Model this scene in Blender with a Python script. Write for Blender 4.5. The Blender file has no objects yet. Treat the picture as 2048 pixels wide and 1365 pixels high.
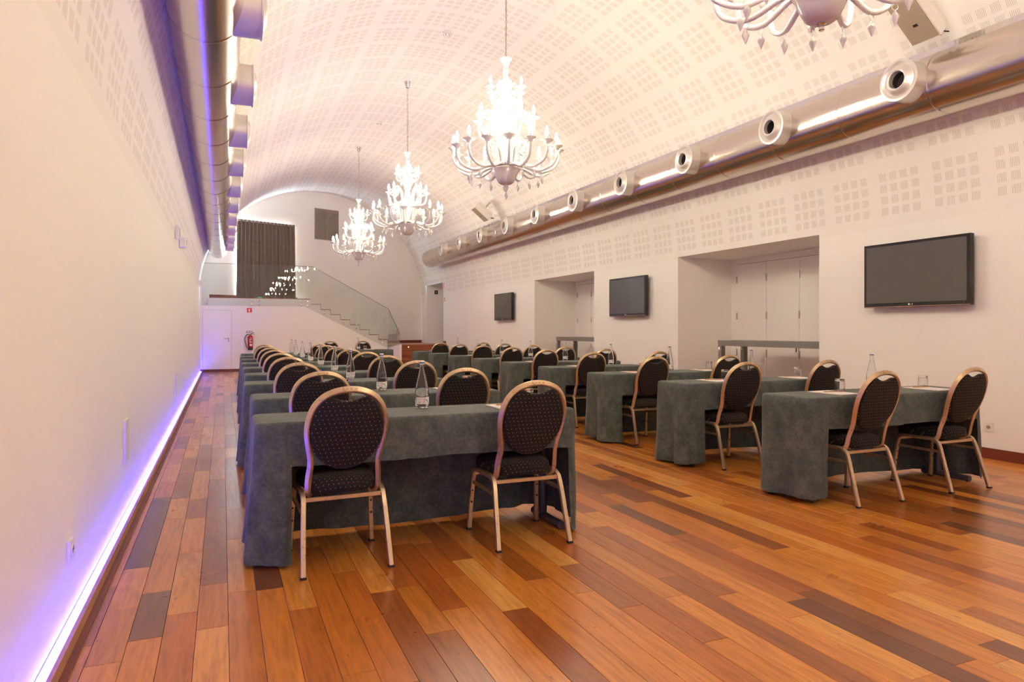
import bpy, bmesh, math, random
from math import pi, sin, cos, sqrt, atan2, radians as R
from mathutils import Vector, Matrix

# ------------------------------------------------------------------ camera, world, exposure
scene = bpy.context.scene
C = scene.collection
cam_d = bpy.data.cameras.new('camera'); cam = bpy.data.objects.new('camera', cam_d); C.objects.link(cam)
cam_d.lens = 24.0; cam_d.sensor_width = 36.0; cam_d.shift_y = -22.5/2048
cam_d.clip_start = 0.02; cam_d.clip_end = 200
cam.location = (0, 0, 1.2); cam.rotation_euler = (R(90), 0, -R(22.985))
scene.camera = cam
world = bpy.data.worlds.new('world'); scene.world = world; world.use_nodes = True
world.node_tree.nodes['Background'].inputs[0].default_value = (0.75, 0.87, 1.0, 1)
world.node_tree.nodes['Background'].inputs[1].default_value = 1.0
scene.cycles.use_light_tree = False; scene.cycles.adaptive_threshold = 0.025; scene.cycles.diffuse_bounces = 8; scene.cycles.glossy_bounces = 3; scene.cycles.transmission_bounces = 8; scene.cycles.max_bounces = 10
vs = scene.view_settings
vs.view_transform = 'Standard'; vs.look = 'None'; vs.gamma = 1.0; vs.exposure = 0.12; vs.use_curve_mapping = False
BULB = 240.0          # radiance of a candle bulb
LED = 70.0             # radiance of the blue floor strip
DAY = 55.0             # radiance of the daylit window pane
BULB_COL = (1.0, 0.87, 0.635)
LED_COL = (0.040, 0.030, 1.0)

# ------------------------------------------------------------------ room measures (metres)
XL, XR = -0.575, 6.58
CX, HA, Z0, HB = 3.0025, 3.5775, 2.3, 3.27
YN, YF = -5.0, 24.2
def yfar(x): return 21.0 + (x - XL)*0.3913
FD = Vector((7.155, 2.8, 0)).normalized()      # along the skewed end wall
FN = Vector((FD.y, -FD.x, 0))                  # its normal, into the room
def fw(u, z, off=0.0): return Vector((XL, 21.0, 0)) + FD*u + FN*off + Vector((0, 0, z))
def vz(x):
    t = 1-((x-CX)/HA)**2
    return Z0 + HB*sqrt(max(t, 0))

# ------------------------------------------------------------------ materials
M = {}
def nodes_of(m): return m.node_tree.nodes, m.node_tree.links
def mat(name, col, rough=0.5, metal=0.0, **kw):
    m = bpy.data.materials.new(name); m.use_nodes = True
    b = m.node_tree.nodes['Principled BSDF']
    b.inputs['Base Color'].default_value = (*col, 1); b.inputs['Roughness'].default_value = rough
    b.inputs['Metallic'].default_value = metal
    for k, v in kw.items(): b.inputs[k].default_value = v
    M[name] = m
    return m
def emit(name, col, s):
    m = bpy.data.materials.new(name); m.use_nodes = True; n, l = nodes_of(m); n.clear()
    o = n.new('ShaderNodeOutputMaterial'); e = n.new('ShaderNodeEmission')
    e.inputs[0].default_value = (*col, 1); e.inputs[1].default_value = s
    l.new(e.outputs[0], o.inputs[0]); M[name] = m
    return m
class NG:
    """small node helper"""
    def __init__(s, m): s.n, s.l = nodes_of(m); s.b = s.n.get('Principled BSDF')
    def _in(s, sock, v):
        if isinstance(v, bpy.types.NodeSocket): s.l.new(v, sock)
        else: sock.default_value = v
    def math(s, op, a, b=0.0, c=None):
        n = s.n.new('ShaderNodeMath'); n.operation = op
        s._in(n.inputs[0], a); s._in(n.inputs[1], b)
        if c is not None: s._in(n.inputs[2], c)
        return n.outputs[0]
    def node(s, t, **kw):
        n = s.n.new(t)
        for k, v in kw.items():
            if k in n.inputs: s._in(n.inputs[k], v)
            else: setattr(n, k, v)
        return n
    def mix(s, f, a, b, blend='MIX'):
        n = s.n.new('ShaderNodeMix'); n.data_type = 'RGBA'; n.blend_type = blend
        s._in(n.inputs[0], f)
        for i, v in ((6, a), (7, b)):
            if isinstance(v, bpy.types.NodeSocket): s.l.new(v, n.inputs[i])
            else: n.inputs[i].default_value = (*v, 1)
        return n.outputs[2]
    def noise(s, vec, scale, detail=3, rough=0.5):
        n = s.n.new('ShaderNodeTexNoise'); n.inputs['Scale'].default_value = scale
        n.inputs['Detail'].default_value = detail; n.inputs['Roughness'].default_value = rough
        s.l.new(vec, n.inputs['Vector']); return n.outputs['Fac']
    def ramp(s, f, stops):
        n = s.n.new('ShaderNodeValToRGB'); e = n.color_ramp.elements
        while len(e) < len(stops): e.new(0.5)
        for i, (p, c) in enumerate(stops): e[i].position = p; e[i].color = (*c, 1)
        s.l.new(f, n.inputs[0]); return n.outputs[0]
    def scale(s, vec, xyz):
        n = s.n.new('ShaderNodeVectorMath'); n.operation = 'MULTIPLY'; s.l.new(vec, n.inputs[0]); n.inputs[1].default_value = xyz
        return n.outputs[0]
    def bump(s, h, strength=0.2, dist=0.01):
        n = s.n.new('ShaderNodeBump'); n.inputs['Strength'].default_value = strength; n.inputs['Distance'].default_value = dist
        s.l.new(h, n.inputs['Height']); s.l.new(n.outputs[0], s.b.inputs['Normal'])
    def col(s, c): s.l.new(c, s.b.inputs['Base Color'])

WALLC = (0.87, 0.85, 0.82)
m = mat('plaster', WALLC, 0.75); g = NG(m)
tc = g.node('ShaderNodeNewGeometry').outputs['Position']
g.col(g.mix(g.noise(tc, 0.9, 4), (0.885, 0.865, 0.835), (0.905, 0.888, 0.860)))
g.bump(g.noise(tc, 60, 2), 0.05, 0.004)

m = mat('perforated_plaster', WALLC, 0.8); g = NG(m)           # slotted acoustic plasterboard, UV in metres
sp = g.node('ShaderNodeSeparateXYZ'); g.l.new(g.node('ShaderNodeUVMap').outputs[0], sp.inputs[0])
u, v = sp.outputs[0], sp.outputs[1]
def cell(x, big, n, sq):
    a = g.math('MULTIPLY', g.math('FRACT', g.math('DIVIDE', x, big)), big)
    p = 0.1215
    in1 = g.math('LESS_THAN', a, p*n - (p-sq))
    q = g.math('MULTIPLY', g.math('FRACT', g.math('DIVIDE', a, p)), p)
    return g.math('MULTIPLY', in1, g.math('LESS_THAN', q, sq)), q
cu, qu = cell(u, 0.60, 4, 0.082)
cv, qv = cell(v, 0.61, 4, 0.084)
slot = g.math('LESS_THAN', g.math('FRACT', g.math('DIVIDE', qu, 0.0137)), 0.36)
up = g.math('GREATER_THAN', v, 0.0)
mask = g.math('MULTIPLY', g.math('MULTIPLY', cu, cv), g.math('MULTIPLY', slot, up))
g.col(g.mix(mask, WALLC, (0.605, 0.555, 0.50)))  # slots stay flat; the dimness inside them is painted as darker colour

m = mat('plank_wood', (0.4, 0.17, 0.06), 0.3); g = NG(m)
at = g.node('ShaderNodeAttribute', attribute_name='tone'); pos = g.node('ShaderNodeNewGeometry').outputs['Position']
sp = g.node('ShaderNodeSeparateXYZ'); g.l.new(at.outputs['Color'], sp.inputs[0])
off = g.node('ShaderNodeVectorMath', operation='MULTIPLY_ADD'); g.l.new(at.outputs['Color'], off.inputs[0]); off.inputs[1].default_value = (37, 91, 53); g.l.new(pos, off.inputs[2])
base = g.ramp(sp.outputs[0], [(0.0, (0.14, 0.048, 0.013)), (0.10, (0.24, 0.070, 0.013)), (0.28, (0.40, 0.122, 0.018)), (0.55, (0.60, 0.218, 0.030)), (0.8, (0.68, 0.270, 0.042)), (1.0, (0.78, 0.38, 0.085))])
gv = g.scale(off.outputs[0], (42, 2.2, 42))
grain = g.noise(gv, 1.0, 6, 0.62)
wv = g.noise(g.scale(off.outputs[0], (11, 1.0, 11)), 1.0, 3, 0.5)
ring = g.math('FRACT', g.math('MULTIPLY', wv, 9.0))
ring = g.math('MULTIPLY', g.math('ABSOLUTE', g.math('SUBTRACT', ring, 0.5)), 2.0)
k = g.math('ADD', g.math('MULTIPLY', grain, 0.62), g.math('MULTIPLY', ring, 0.14))
tone = g.ramp(k, [(0.18, (0.62, 0.56, 0.52)), (0.40, (0.98, 0.97, 0.96)), (0.62, (1.2, 1.2, 1.2))])
c1 = g.mix(1.0, base, tone, 'MULTIPLY')
c1 = g.mix(1.0, c1, g.ramp(sp.outputs[1], [(0.0, (0.93, 0.80, 0.78)), (0.5, (1.0, 1.0, 1.0)), (1.0, (1.0, 1.07, 1.0))]), 'MULTIPLY')
scr = g.noise(g.scale(pos, (3, 0.8, 3)), 9.0, 2, 0.3)
pits = g.ramp(g.noise(g.scale(pos, (60, 14, 60)), 1.0, 2), [(0.24, (0.45, 0.42, 0.40)), (0.31, (1, 1, 1))])
g.col(g.mix(1.0, c1, pits, 'MULTIPLY'))
g.l.new(g.math('ADD', g.math('MULTIPLY', g.noise(pos, 2.3, 5), 0.14), 0.23), g.b.inputs['Roughness'])
g.b.inputs['Coat Weight'].default_value = 0.25; g.b.inputs['Coat Roughness'].default_value = 0.22
g.bump(grain, 0.03, 0.001)
mat('floor_gap', (0.03, 0.014, 0.008), 0.8)
def wood(name, a, b, rough=0.35):
    m = mat(name, a, rough); g = NG(m)
    p = g.node('ShaderNodeTexCoord').outputs['Object']
    g.col(g.mix(g.noise(g.scale(p, (3, 30, 30)), 1.0, 4), a, b))
wood('step_wood', (0.24, 0.055, 0.016), (0.36, 0.10, 0.030), 0.3)
wood('skirting_wood', (0.13, 0.022, 0.012), (0.19, 0.038, 0.018), 0.4)
wood('pale_trim', (0.42, 0.20, 0.10), (0.50, 0.26, 0.14), 0.45)

m = mat('suede_cloth', (0.11, 0.135, 0.13), 0.85); g = NG(m)
p = g.node('ShaderNodeTexCoord').outputs['Object']
f1 = g.noise(p, 9, 5, 0.65); f2 = g.noise(p, 55, 3, 0.6)
f = g.math('ADD', g.math('MULTIPLY', f1, 0.6), g.math('MULTIPLY', f2, 0.4))
g.col(g.ramp(f, [(0.34, (0.038, 0.050, 0.046)), (0.5, (0.074, 0.092, 0.082)), (0.66, (0.126, 0.148, 0.128))]))
g.b.inputs['Sheen Weight'].default_value = 0.12; g.b.inputs['Sheen Roughness'].default_value = 0.4
g.bump(g.noise(p, 240, 2), 0.12, 0.002)
mat('seam_thread', (0.075, 0.09, 0.088), 0.9)

def dotted(name, plane):
    m = mat(name, (0.007, 0.0056, 0.0052), 0.9); g = NG(m)
    sp = g.node('ShaderNodeSeparateXYZ'); g.l.new(g.node('ShaderNodeTexCoord').outputs['Object'], sp.inputs[0])
    x, y, z = sp.outputs
    a = x
    b = z if plane == 'back' else g.math('ADD', y, z)
    p, q = 0.0245, 0.0215
    row = g.math('FLOOR', g.math('DIVIDE', b, q))
    a2 = g.math('ADD', a, g.math('MULTIPLY', row, p*0.36))
    fa = g.math('SUBTRACT', g.math('FRACT', g.math('DIVIDE', a2, p)), 0.5)
    fb = g.math('SUBTRACT', g.math('FRACT', g.math('DIVIDE', b, q)), 0.5)
    d = g.math('ADD', g.math('MULTIPLY', g.math('MULTIPLY', fa, fa), p*p), g.math('MULTIPLY', g.math('MULTIPLY', fb, fb), q*q))
    g.col(g.mix(g.math('LESS_THAN', d, 0.0017**2), (0.007, 0.0056, 0.0052), (0.70, 0.37, 0.13)))
    g.bump(g.noise(g.node('ShaderNodeTexCoord').outputs['Object'], 420, 2), 0.25, 0.001)
dotted('dotted_fabric_back', 'back'); dotted('dotted_fabric_seat', 'seat')

m = mat('champagne_metal', (0.60, 0.44, 0.28), 0.36, 0.85); g = NG(m)
p = g.node('ShaderNodeTexCoord').outputs['Object']
wear = g.ramp(g.noise(p, 38, 4, 0.7), [(0.33, (0.38, 0.27, 0.16)), (0.42, (0.63, 0.48, 0.29)), (0.8, (0.67, 0.52, 0.33))])
g.col(wear)
mat('black_plastic', (0.012, 0.012, 0.013), 0.35)
mat('black_rubber', (0.02, 0.018, 0.018), 0.7)
mat('grey_metal', (0.10, 0.10, 0.12), 0.4, 0.5)
m = mat('duct_metal', (0.66, 0.585, 0.52), 0.24, 1.0); g = NG(m)
p = g.node('ShaderNodeTexCoord').outputs['Object']
g.l.new(g.math('ADD', g.math('MULTIPLY', g.noise(g.scale(p, (8, 0.6, 8)), 1.5, 3), 0.12), 0.17), g.b.inputs['Roughness'])
g.bump(g.noise(g.scale(p, (1, 0.5, 1)), 2.0, 2), 0.06, 0.02)
m = mat('polished_sheet', (0.82, 0.80, 0.78), 0.12, 1.0); g = NG(m)
g.bump(g.noise(g.scale(g.node('ShaderNodeTexCoord').outputs['Object'], (1, 3, 1)), 2.5, 2), 0.35, 0.03)
mat('nozzle_metal', (0.72, 0.69, 0.66), 0.38, 0.6)
mat('nozzle_bore', (0.03, 0.025, 0.02), 0.6)
mat('chrome', (0.8, 0.78, 0.75), 0.12, 1.0)
mat('rail_bronze', (0.17, 0.12, 0.085), 0.5)
mat('steel', (0.55, 0.53, 0.5), 0.3, 1.0)
mat('brass_chain', (0.48, 0.36, 0.22), 0.35, 1.0)
mat('white_paint', (0.80, 0.77, 0.74), 0.5)
mat('door_paint', (0.90, 0.88, 0.85), 0.45)
mat('joint_dark', (0.16, 0.10, 0.06), 0.8)
mat('white_plastic', (0.82, 0.80, 0.76), 0.35)
mat('beige_grille', (0.33, 0.27, 0.20), 0.8)
mat('console_grey', (0.20, 0.195, 0.19), 0.45)
mat('paper', (0.86, 0.84, 0.81), 0.7)
mat('card_tan', (0.55, 0.38, 0.22), 0.7)
mat('pencil_wood', (0.50, 0.24, 0.08), 0.5)
mat('pencil_lead', (0.03, 0.03, 0.03), 0.5)
mat('label_paper', (0.84, 0.83, 0.82), 0.6)
mat('label_red', (0.75, 0.06, 0.03), 0.6)
mat('label_blue', (0.20, 0.42, 0.62), 0.6)
mat('label_navy', (0.05, 0.08, 0.35), 0.6)
mat('sign_red', (0.62, 0.02, 0.015), 0.5)
mat('sign_orange', (0.75, 0.18, 0.04), 0.5)
mat('ext_red', (0.45, 0.008, 0.012), 0.25)
mat('screen', (0.060, 0.056, 0.055), 0.10, 0.0)
M['screen'].node_tree.nodes['Principled BSDF'].inputs['Specular IOR Level'].default_value = 0.9
mat('tv_bezel', (0.008, 0.007, 0.007), 0.12)
mat('tv_trim', (0.42, 0.22, 0.14), 0.3, 0.6)
mat('logo_white', (0.8, 0.78, 0.76), 0.4)
m = mat('curtain_fabric', (0.19, 0.14, 0.11), 0.9); g = NG(m)
p = g.node('ShaderNodeTexCoord').outputs['Object']
g.col(g.mix(g.noise(p, 14, 4), (0.150, 0.112, 0.090), (0.225, 0.170, 0.138)))
m = mat('vent_grey', (0.30, 0.25, 0.21), 0.6)
mat('water_glass', (0.97, 0.985, 0.98), 0.0, 0.0, **{'Transmission Weight': 1.0, 'IOR': 1.34})
mat('clear_glass', (0.98, 0.985, 0.98), 0.0, 0.0, **{'Transmission Weight': 1.0, 'IOR': 1.46})
def thin_glass(name, tint):
    m = bpy.data.materials.new(name); m.use_nodes = True; n, l = nodes_of(m); n.clear()
    o = n.new('ShaderNodeOutputMaterial'); t = n.new('ShaderNodeBsdfTransparent'); t.inputs[0].default_value = (*tint, 1)
    gl = n.new('ShaderNodeBsdfGlossy'); gl.inputs['Roughness'].default_value = 0.0
    fr = n.new('ShaderNodeFresnel'); ge = n.new('ShaderNodeNewGeometry'); mr = n.new('ShaderNodeMapRange')   # same reflectance on both faces of the sheet
    l.new(ge.outputs['Backfacing'], mr.inputs[0]); mr.inputs[3].default_value = 1.5; mr.inputs[4].default_value = 1/1.5; l.new(mr.outputs[0], fr.inputs[0])
    mx = n.new('ShaderNodeMixShader'); l.new(fr.outputs[0], mx.inputs[0]); l.new(t.outputs[0], mx.inputs[1]); l.new(gl.outputs[0], mx.inputs[2])
    l.new(mx.outputs[0], o.inputs[0]); M[name] = m
thin_glass('pane_glass', (0.93, 0.95, 0.935))
def milk(name, col):
    m = bpy.data.materials.new(name); m.use_nodes = True; n, l = nodes_of(m); n.clear()
    o = n.new('ShaderNodeOutputMaterial'); d = n.new('ShaderNodeBsdfDiffuse'); t = n.new('ShaderNodeBsdfTranslucent')
    gl = n.new('ShaderNodeBsdfGlossy'); gl.inputs['Roughness'].default_value = 0.08
    d.inputs[0].default_value = (*col, 1); t.inputs[0].default_value = (*col, 1)
    a = n.new('ShaderNodeMixShader'); a.inputs[0].default_value = 0.36; l.new(d.outputs[0], a.inputs[1]); l.new(t.outputs[0], a.inputs[2])
    fr = n.new('ShaderNodeFresnel'); fr.inputs[0].default_value = 1.45
    b = n.new('ShaderNodeMixShader'); l.new(fr.outputs[0], b.inputs[0]); l.new(a.outputs[0], b.inputs[1]); l.new(gl.outputs[0], b.inputs[2])
    l.new(b.outputs[0], o.inputs[0]); M[name] = m
milk('milk_glass', (0.97, 0.96, 0.94)); milk('bowl_glass', (0.80, 0.72, 0.72))
emit('bulb_glow', BULB_COL, BULB)
emit('led_glow', LED_COL, LED)
emit('daylight_pane', (0.72, 0.90, 1.0), DAY)
emit('step_light_glow', (1.0, 0.45, 0.15), 6.0)
emit('green_glow', (0.05, 0.7, 0.25), 1.0)

# ------------------------------------------------------------------ mesh helpers
class MB:
    def __init__(s): s.v = []; s.f = []
    def add(s, V, F):
        o = len(s.v); s.v += [tuple(p) for p in V]; s.f += [tuple(i+o for i in f) for f in F]; return s
    def box(s, x0, x1, y0, y1, z0, z1):
        return s.add([(x0,y0,z0),(x1,y0,z0),(x1,y1,z0),(x0,y1,z0),(x0,y0,z1),(x1,y0,z1),(x1,y1,z1),(x0,y1,z1)],
                     [(3,2,1,0),(4,5,6,7),(0,1,5,4),(1,2,6,5),(2,3,7,6),(3,0,4,7)])
    def quad(s, a, b, c, d): return s.add([a, b, c, d], [(0,1,2,3)])
    def loft(s, rings, cap=(True, True), closed=True):
        n = len(rings[0]); V = [p for r in rings for p in r]; F = []
        for i in range(len(rings)-1):
            for j in range(n if closed else n-1):
                k = (j+1) % n
                F.append((i*n+j, i*n+k, (i+1)*n+k, (i+1)*n+j))
        if cap[0]: F.append(tuple(range(n-1, -1, -1)))
        if cap[1]: F.append(tuple((len(rings)-1)*n+j for j in range(n)))
        return s.add(V, F)
    def lathe(s, prof, n=16, cap=(True, True), org=(0,0,0), ax=None):
        """prof: (radius, height); axis z, or the direction ax"""
        q = Vector((0,0,1)).rotation_difference(Vector(ax)) if ax else None
        rings = []
        for r, z in prof:
            ring = []
            for i in range(n):
                p = Vector((r*cos(2*pi*i/n), r*sin(2*pi*i/n), z))
                if q: p = q @ p
                ring.append(p + Vector(org))
            rings.append(ring)
        return s.loft(rings, cap)
    def tube(s, path, r, n=8, sect=None, closed=False, up=(0,0,1), cap=True):
        """sweep a round (radius r, number or list) or given section along a path"""
        P = [Vector(p) for p in path]; rings = []; N = len(P); prev = None
        for i in range(N):
            if closed: t = (P[(i+1) % N] - P[i-1])
            else: t = P[min(i+1, N-1)] - P[max(i-1, 0)]
            t = t.normalized()
            if prev is None:
                a = Vector(up)
                if abs(a.dot(t)) > 0.95: a = Vector((1,0,0)) if abs(t.x) < 0.9 else Vector((0,1,0))
            else: a = prev
            b = t.cross(a).normalized(); a = b.cross(t).normalized(); prev = a
            rr = r[i] if isinstance(r, (list, tuple)) else r
            if sect: ring = [P[i] + a*sy*rr + b*sx*rr for sx, sy in sect]
            else: ring = [P[i] + (a*sin(2*pi*j/n) + b*cos(2*pi*j/n))*rr for j in range(n)]
            rings.append(ring)
        if closed:
            rings.append(rings[0]); return s.loft(rings, (False, False))
        return s.loft(rings, (cap, cap))
    def prism(s, poly, d):
        """poly: list of 3-D points (planar), extruded by the vector d"""
        d = Vector(d); a = [Vector(p) for p in poly]
        return s.loft([a, [p+d for p in a]])
    def mesh(s, name, mat_, smooth=None):
        me = bpy.data.meshes.new(name); me.from_pydata(s.v, [], s.f)
        bm = bmesh.new(); bm.from_mesh(me); bmesh.ops.recalc_face_normals(bm, faces=bm.faces); bm.to_mesh(me); bm.free()
        if mat_: me.materials.append(M[mat_])
        if smooth:
            me.shade_smooth(); me.set_sharp_from_angle(angle=R(smooth))
        me.update(); return me
    def build(s, name, mat_, parent=None, smooth=None):
        return link(name, s.mesh(name, mat_, smooth), parent)
def link(name, me, parent=None):
    o = bpy.data.objects.new(name, me); C.objects.link(o)
    if parent: o.parent = parent
    return o
def tag(o, label=None, cat=None, group=None, kind=None):
    for k, v in (('label', label), ('category', cat), ('group', group), ('kind', kind)):
        if v: o[k] = v
        elif k in o: del o[k]
    return o
def empty(name, loc=(0,0,0), rz=0, rot=None):
    o = bpy.data.objects.new(name, None); C.objects.link(o); o.location = loc
    o.rotation_euler = rot if rot else (0, 0, rz); o.empty_display_size = 0.1
    return o
def copy_tree(o, parent=None):
    c = o.copy(); C.objects.link(c); c.parent = parent
    for ch in list(o.children): copy_tree(ch, c)
    return c
def B(x0, x1, y0, y1, z0, z1): return MB().box(x0, x1, y0, y1, z0, z1)
def smoothpath(pts, n=6):
    """Catmull-Rom through the points"""
    P = [Vector(p) for p in pts]; out = []
    for i in range(len(P)-1):
        a, b, c, d = P[max(i-1,0)], P[i], P[i+1], P[min(i+2, len(P)-1)]
        for k in range(n):
            t = k/n
            out.append(0.5*((2*b) + (c-a)*t + (2*a-5*b+4*c-d)*t*t + (3*b-a-3*c+d)*t**3))
    out.append(P[-1]); return out
def text_mesh(txt, size):
    cu = bpy.data.curves.new('txt', 'FONT'); cu.body = txt; cu.size = size; cu.align_x = 'CENTER'; cu.align_y = 'CENTER'; cu.resolution_u = 2
    o = bpy.data.objects.new('txt', cu); C.objects.link(o)
    dg = bpy.context.evaluated_depsgraph_get(); me = bpy.data.meshes.new_from_object(o.evaluated_get(dg))
    V = [v.co.copy() for v in me.vertices]; F = [tuple(p.vertices) for p in me.polygons]
    bpy.data.objects.remove(o); bpy.data.curves.remove(cu); bpy.data.meshes.remove(me)
    return V, F
ROWS = ['nearest row', 'second nearest row', 'third nearest row', 'fourth nearest row', 'fifth nearest row',
        'sixth nearest row', 'seventh nearest row', 'eighth nearest row', 'farthest row']
rnd = random.Random(11)

# ------------------------------------------------------------------ floor and its planks
floor = B(XL-0.02, 7.66, YN, 21.02, -0.12, -0.0135).build('floor', 'floor_gap'); tag(floor, kind='structure', label='glossy parquet floor of mixed red and orange planks')
PW, GAP = 0.1193, 0.0008
cth, sth = cos(R(22.985)), sin(R(22.985))
planks = []
x = XL + 0.001
col = 0
while x < XR - 0.01:
    w = min(PW, XR - 0.001 - x); y = YN + rnd.uniform(-0.9, 0)
    while y < 20.95:
        ln = rnd.choice((0.55, 0.7, 0.9, 1.1, 1.3, 1.6, 1.9)) * rnd.uniform(0.92, 1.08)
        y0, y1 = max(y, YN), min(y+ln, 20.98)
        if y1 - y0 > 0.02: planks.append((x, x+w, y0, y1))
        y += ln
    x += PW
def tone_of():
    r = rnd.random()
    if r < 0.06: return rnd.uniform(0.0, 0.12)
    if r < 0.29: return rnd.uniform(0.16, 0.36)
    if r < 0.78: return rnd.uniform(0.42, 0.72)
    if r < 0.96: return rnd.uniform(0.72, 0.9)
    return rnd.uniform(0.92, 1.0)
def plank_size(p):
    xm, ym = (p[0]+p[1])/2, (p[2]+p[3])/2
    zc = xm*sth + ym*cth; xc = xm*cth - ym*sth
    if zc < 0.6 or abs(xc/zc) > 0.80 or 1.2/zc > 0.58: return 0
    return (p[3]-p[2])*(p[1]-p[0])/zc**3
planks.sort(key=plank_size, reverse=True)
def plank_geo(p, V, F, A, t):
    a, b, c, d = p; a += GAP; b -= GAP; c += GAP; d -= GAP; bv = 0.0008; o = len(V)
    V += [(a,c,-0.013),(b,c,-0.013),(b,d,-0.013),(a,d,-0.013),(a,c,-bv),(b,c,-bv),(b,d,-bv),(a,d,-bv),(a+bv,c+bv,0),(b-bv,c+bv,0),(b-bv,d-bv,0),(a+bv,d-bv,0)]
    for f in ((8,9,10,11),(4,5,9,8),(5,6,10,9),(6,7,11,10),(7,4,8,11),(0,1,5,4),(1,2,6,5),(2,3,7,6),(3,0,4,7)): F.append(tuple(i+o for i in f))
    A += [t]*12
def plank_mesh(name, V, F, A):
    me = bpy.data.meshes.new(name); me.from_pydata(V, [], F); me.materials.append(M['plank_wood'])
    at = me.attributes.new('tone', 'FLOAT_COLOR', 'POINT')
    at.data.foreach_set('color', [c for t in A for c in (t[0], t[1], t[2], 1.0)])
    me.update(); return me
for p in planks[:300]:
    V, F, A = [], [], []
    plank_geo(p, V, F, A, (tone_of(), rnd.random(), rnd.random()))
    link('plank', plank_mesh('plank', V, F, A), floor)
V, F, A = [], [], []
for p in planks[300:]: plank_geo(p, V, F, A, (tone_of(), rnd.random(), rnd.random()))
tag(link('planking', plank_mesh('planking', V, F, A), floor), kind='stuff')

# ------------------------------------------------------------------ walls, vault
NI = [(6.09, 8.845, 2.338), (11.47, 14.19, 2.33)]          # niches: y0, y1, top
DR = (21.19, 23.18, 2.74)                                    # raised doorway beside the end wall
wl = MB().add([(XL, YN, -.02), (XL, 21.02, -.02), (XL, 21.02, Z0), (XL, YN, Z0)], [(0,1,2,3)])
wl.add([(XL-.2, YN, -.02), (XL-.2, 21.02, -.02), (XL-.2, 21.02, Z0), (XL-.2, YN, Z0)], [(3,2,1,0)])
tag(wl.build('wall_left', 'plaster'), kind='structure', label='long plain white plaster wall above the blue strip light')
wr = MB()
ys = sorted({YN, YF, *[a for n in NI for a in n[:2]], DR[0], DR[1]}); zs = [-.02, Z0]
for a, b in zip(ys, ys[1:]):
    mid = (a+b)/2; lo = -.02
    for n in NI:
        if n[0] < mid < n[1]: lo = n[2]
    if DR[0] < mid < DR[1]:
        wr.quad((XR, b, -.02), (XR, a, -.02), (XR, a, 0.735), (XR, b, 0.735)); lo = DR[2]
    if lo < Z0: wr.quad((XR, b, lo), (XR, a, lo), (XR, a, Z0), (XR, b, Z0))
wall_right = wr.build('wall_right', 'plaster'); tag(wall_right, kind='structure', label='white plaster wall with two deep niches and three screens')

def arc_pts(n=64):
    """profile of the vault: (x, z, arc length from the spring), left and right halves"""
    out = []; s = 0; last = None
    for i in range(n+1):
        t = pi - pi*i/n
        p = (CX+HA*cos(t), Z0+HB*sin(t))
        if last: s += sqrt((p[0]-last[0])**2+(p[1]-last[1])**2)
        out.append((p[0], p[1], s)); last = p
    tot = s
    return [(x, z, min(s, tot-s) if False else s, tot) for x, z, s, _ in [(a, b, c, 0) for a, b, c in out]]
prof = arc_pts(80)
tot = prof[0][3]
# openings of the niche heads and the doorway reach above the spring line: cut them out of the vault's first metre on the right
def xprof(z): return CX + HA*sqrt(max(0, 1-((z-Z0)/HB)**2))
V, F, UV = [], [], []
def vault_quad(y0, y1, a, b):
    o = len(V)
    V.extend([(a[0], y0, a[1]), (a[0], y1, a[1]), (b[0], y1, b[1]), (b[0], y0, b[1])]); F.append((o+3, o+2, o+1, o))
    UV.append([(y0, b[2]), (y1, b[2]), (y1, a[2]), (y0, a[2])])
P = []
for x_, z_, s_, t_ in prof:
    P.append((x_, z_, s_))
# v runs up from both walls: offset so that a row of squares starts 0.13 m above the spring
half = len(P)//2
vL = [(x_, z_, s_-0.13) for x_, z_, s_ in P[:half+1]]
vR = [(x_, z_, (tot-s_)-0.13) for x_, z_, s_ in P[half:]]
segs = [(a, b) for a, b in zip(vL, vL[1:])] + [(a, b) for a, b in zip(vR, vR[1:])]
zcut = DR[2]
cutp = None
for a, b in segs:
    if a[0] > CX and b[1] < zcut:           # right flank below the doorway head: leave the opening
        if a[1] > zcut:
            k = (zcut-b[1])/(a[1]-b[1]); mp = tuple(b[i]+(a[i]-b[i])*k for i in range(3))
            vault_quad(YN, YF, a, mp); a = mp
        for (p0, p1) in [(YN, NI[0][0]), (NI[0][1], NI[1][0]), (NI[1][1], DR[0]), (DR[1], YF)]: vault_quad(p0, p1, a, b)
        for n in NI:                         # above the niche heads
            if a[1] > n[2]:
                bb = b
                if b[1] < n[2]:
                    k = (n[2]-b[1])/(a[1]-b[1]); bb = tuple(b[i]+(a[i]-b[i])*k for i in range(3))
                vault_quad(n[0], n[1], a, bb)
    else: vault_quad(YN, YF, a, b)
me = bpy.data.meshes.new('ceiling'); me.from_pydata(V, [], F); me.materials.append(M['perforated_plaster'])
uvl = me.uv_layers.new(name='UVMap')
for f, uv in zip(me.polygons, UV):
    for li, t in zip(f.loop_indices, [uv[0], uv[1], uv[2], uv[3]]): uvl.data[li].uv = t
bm = bmesh.new(); bm.from_mesh(me); bmesh.ops.remove_doubles(bm, verts=bm.verts, dist=0.0005); bm.to_mesh(me); bm.free()
me.shade_smooth()
tag(link('ceiling', me), kind='structure', label='barrel vault of slotted white acoustic plasterboard')

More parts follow.
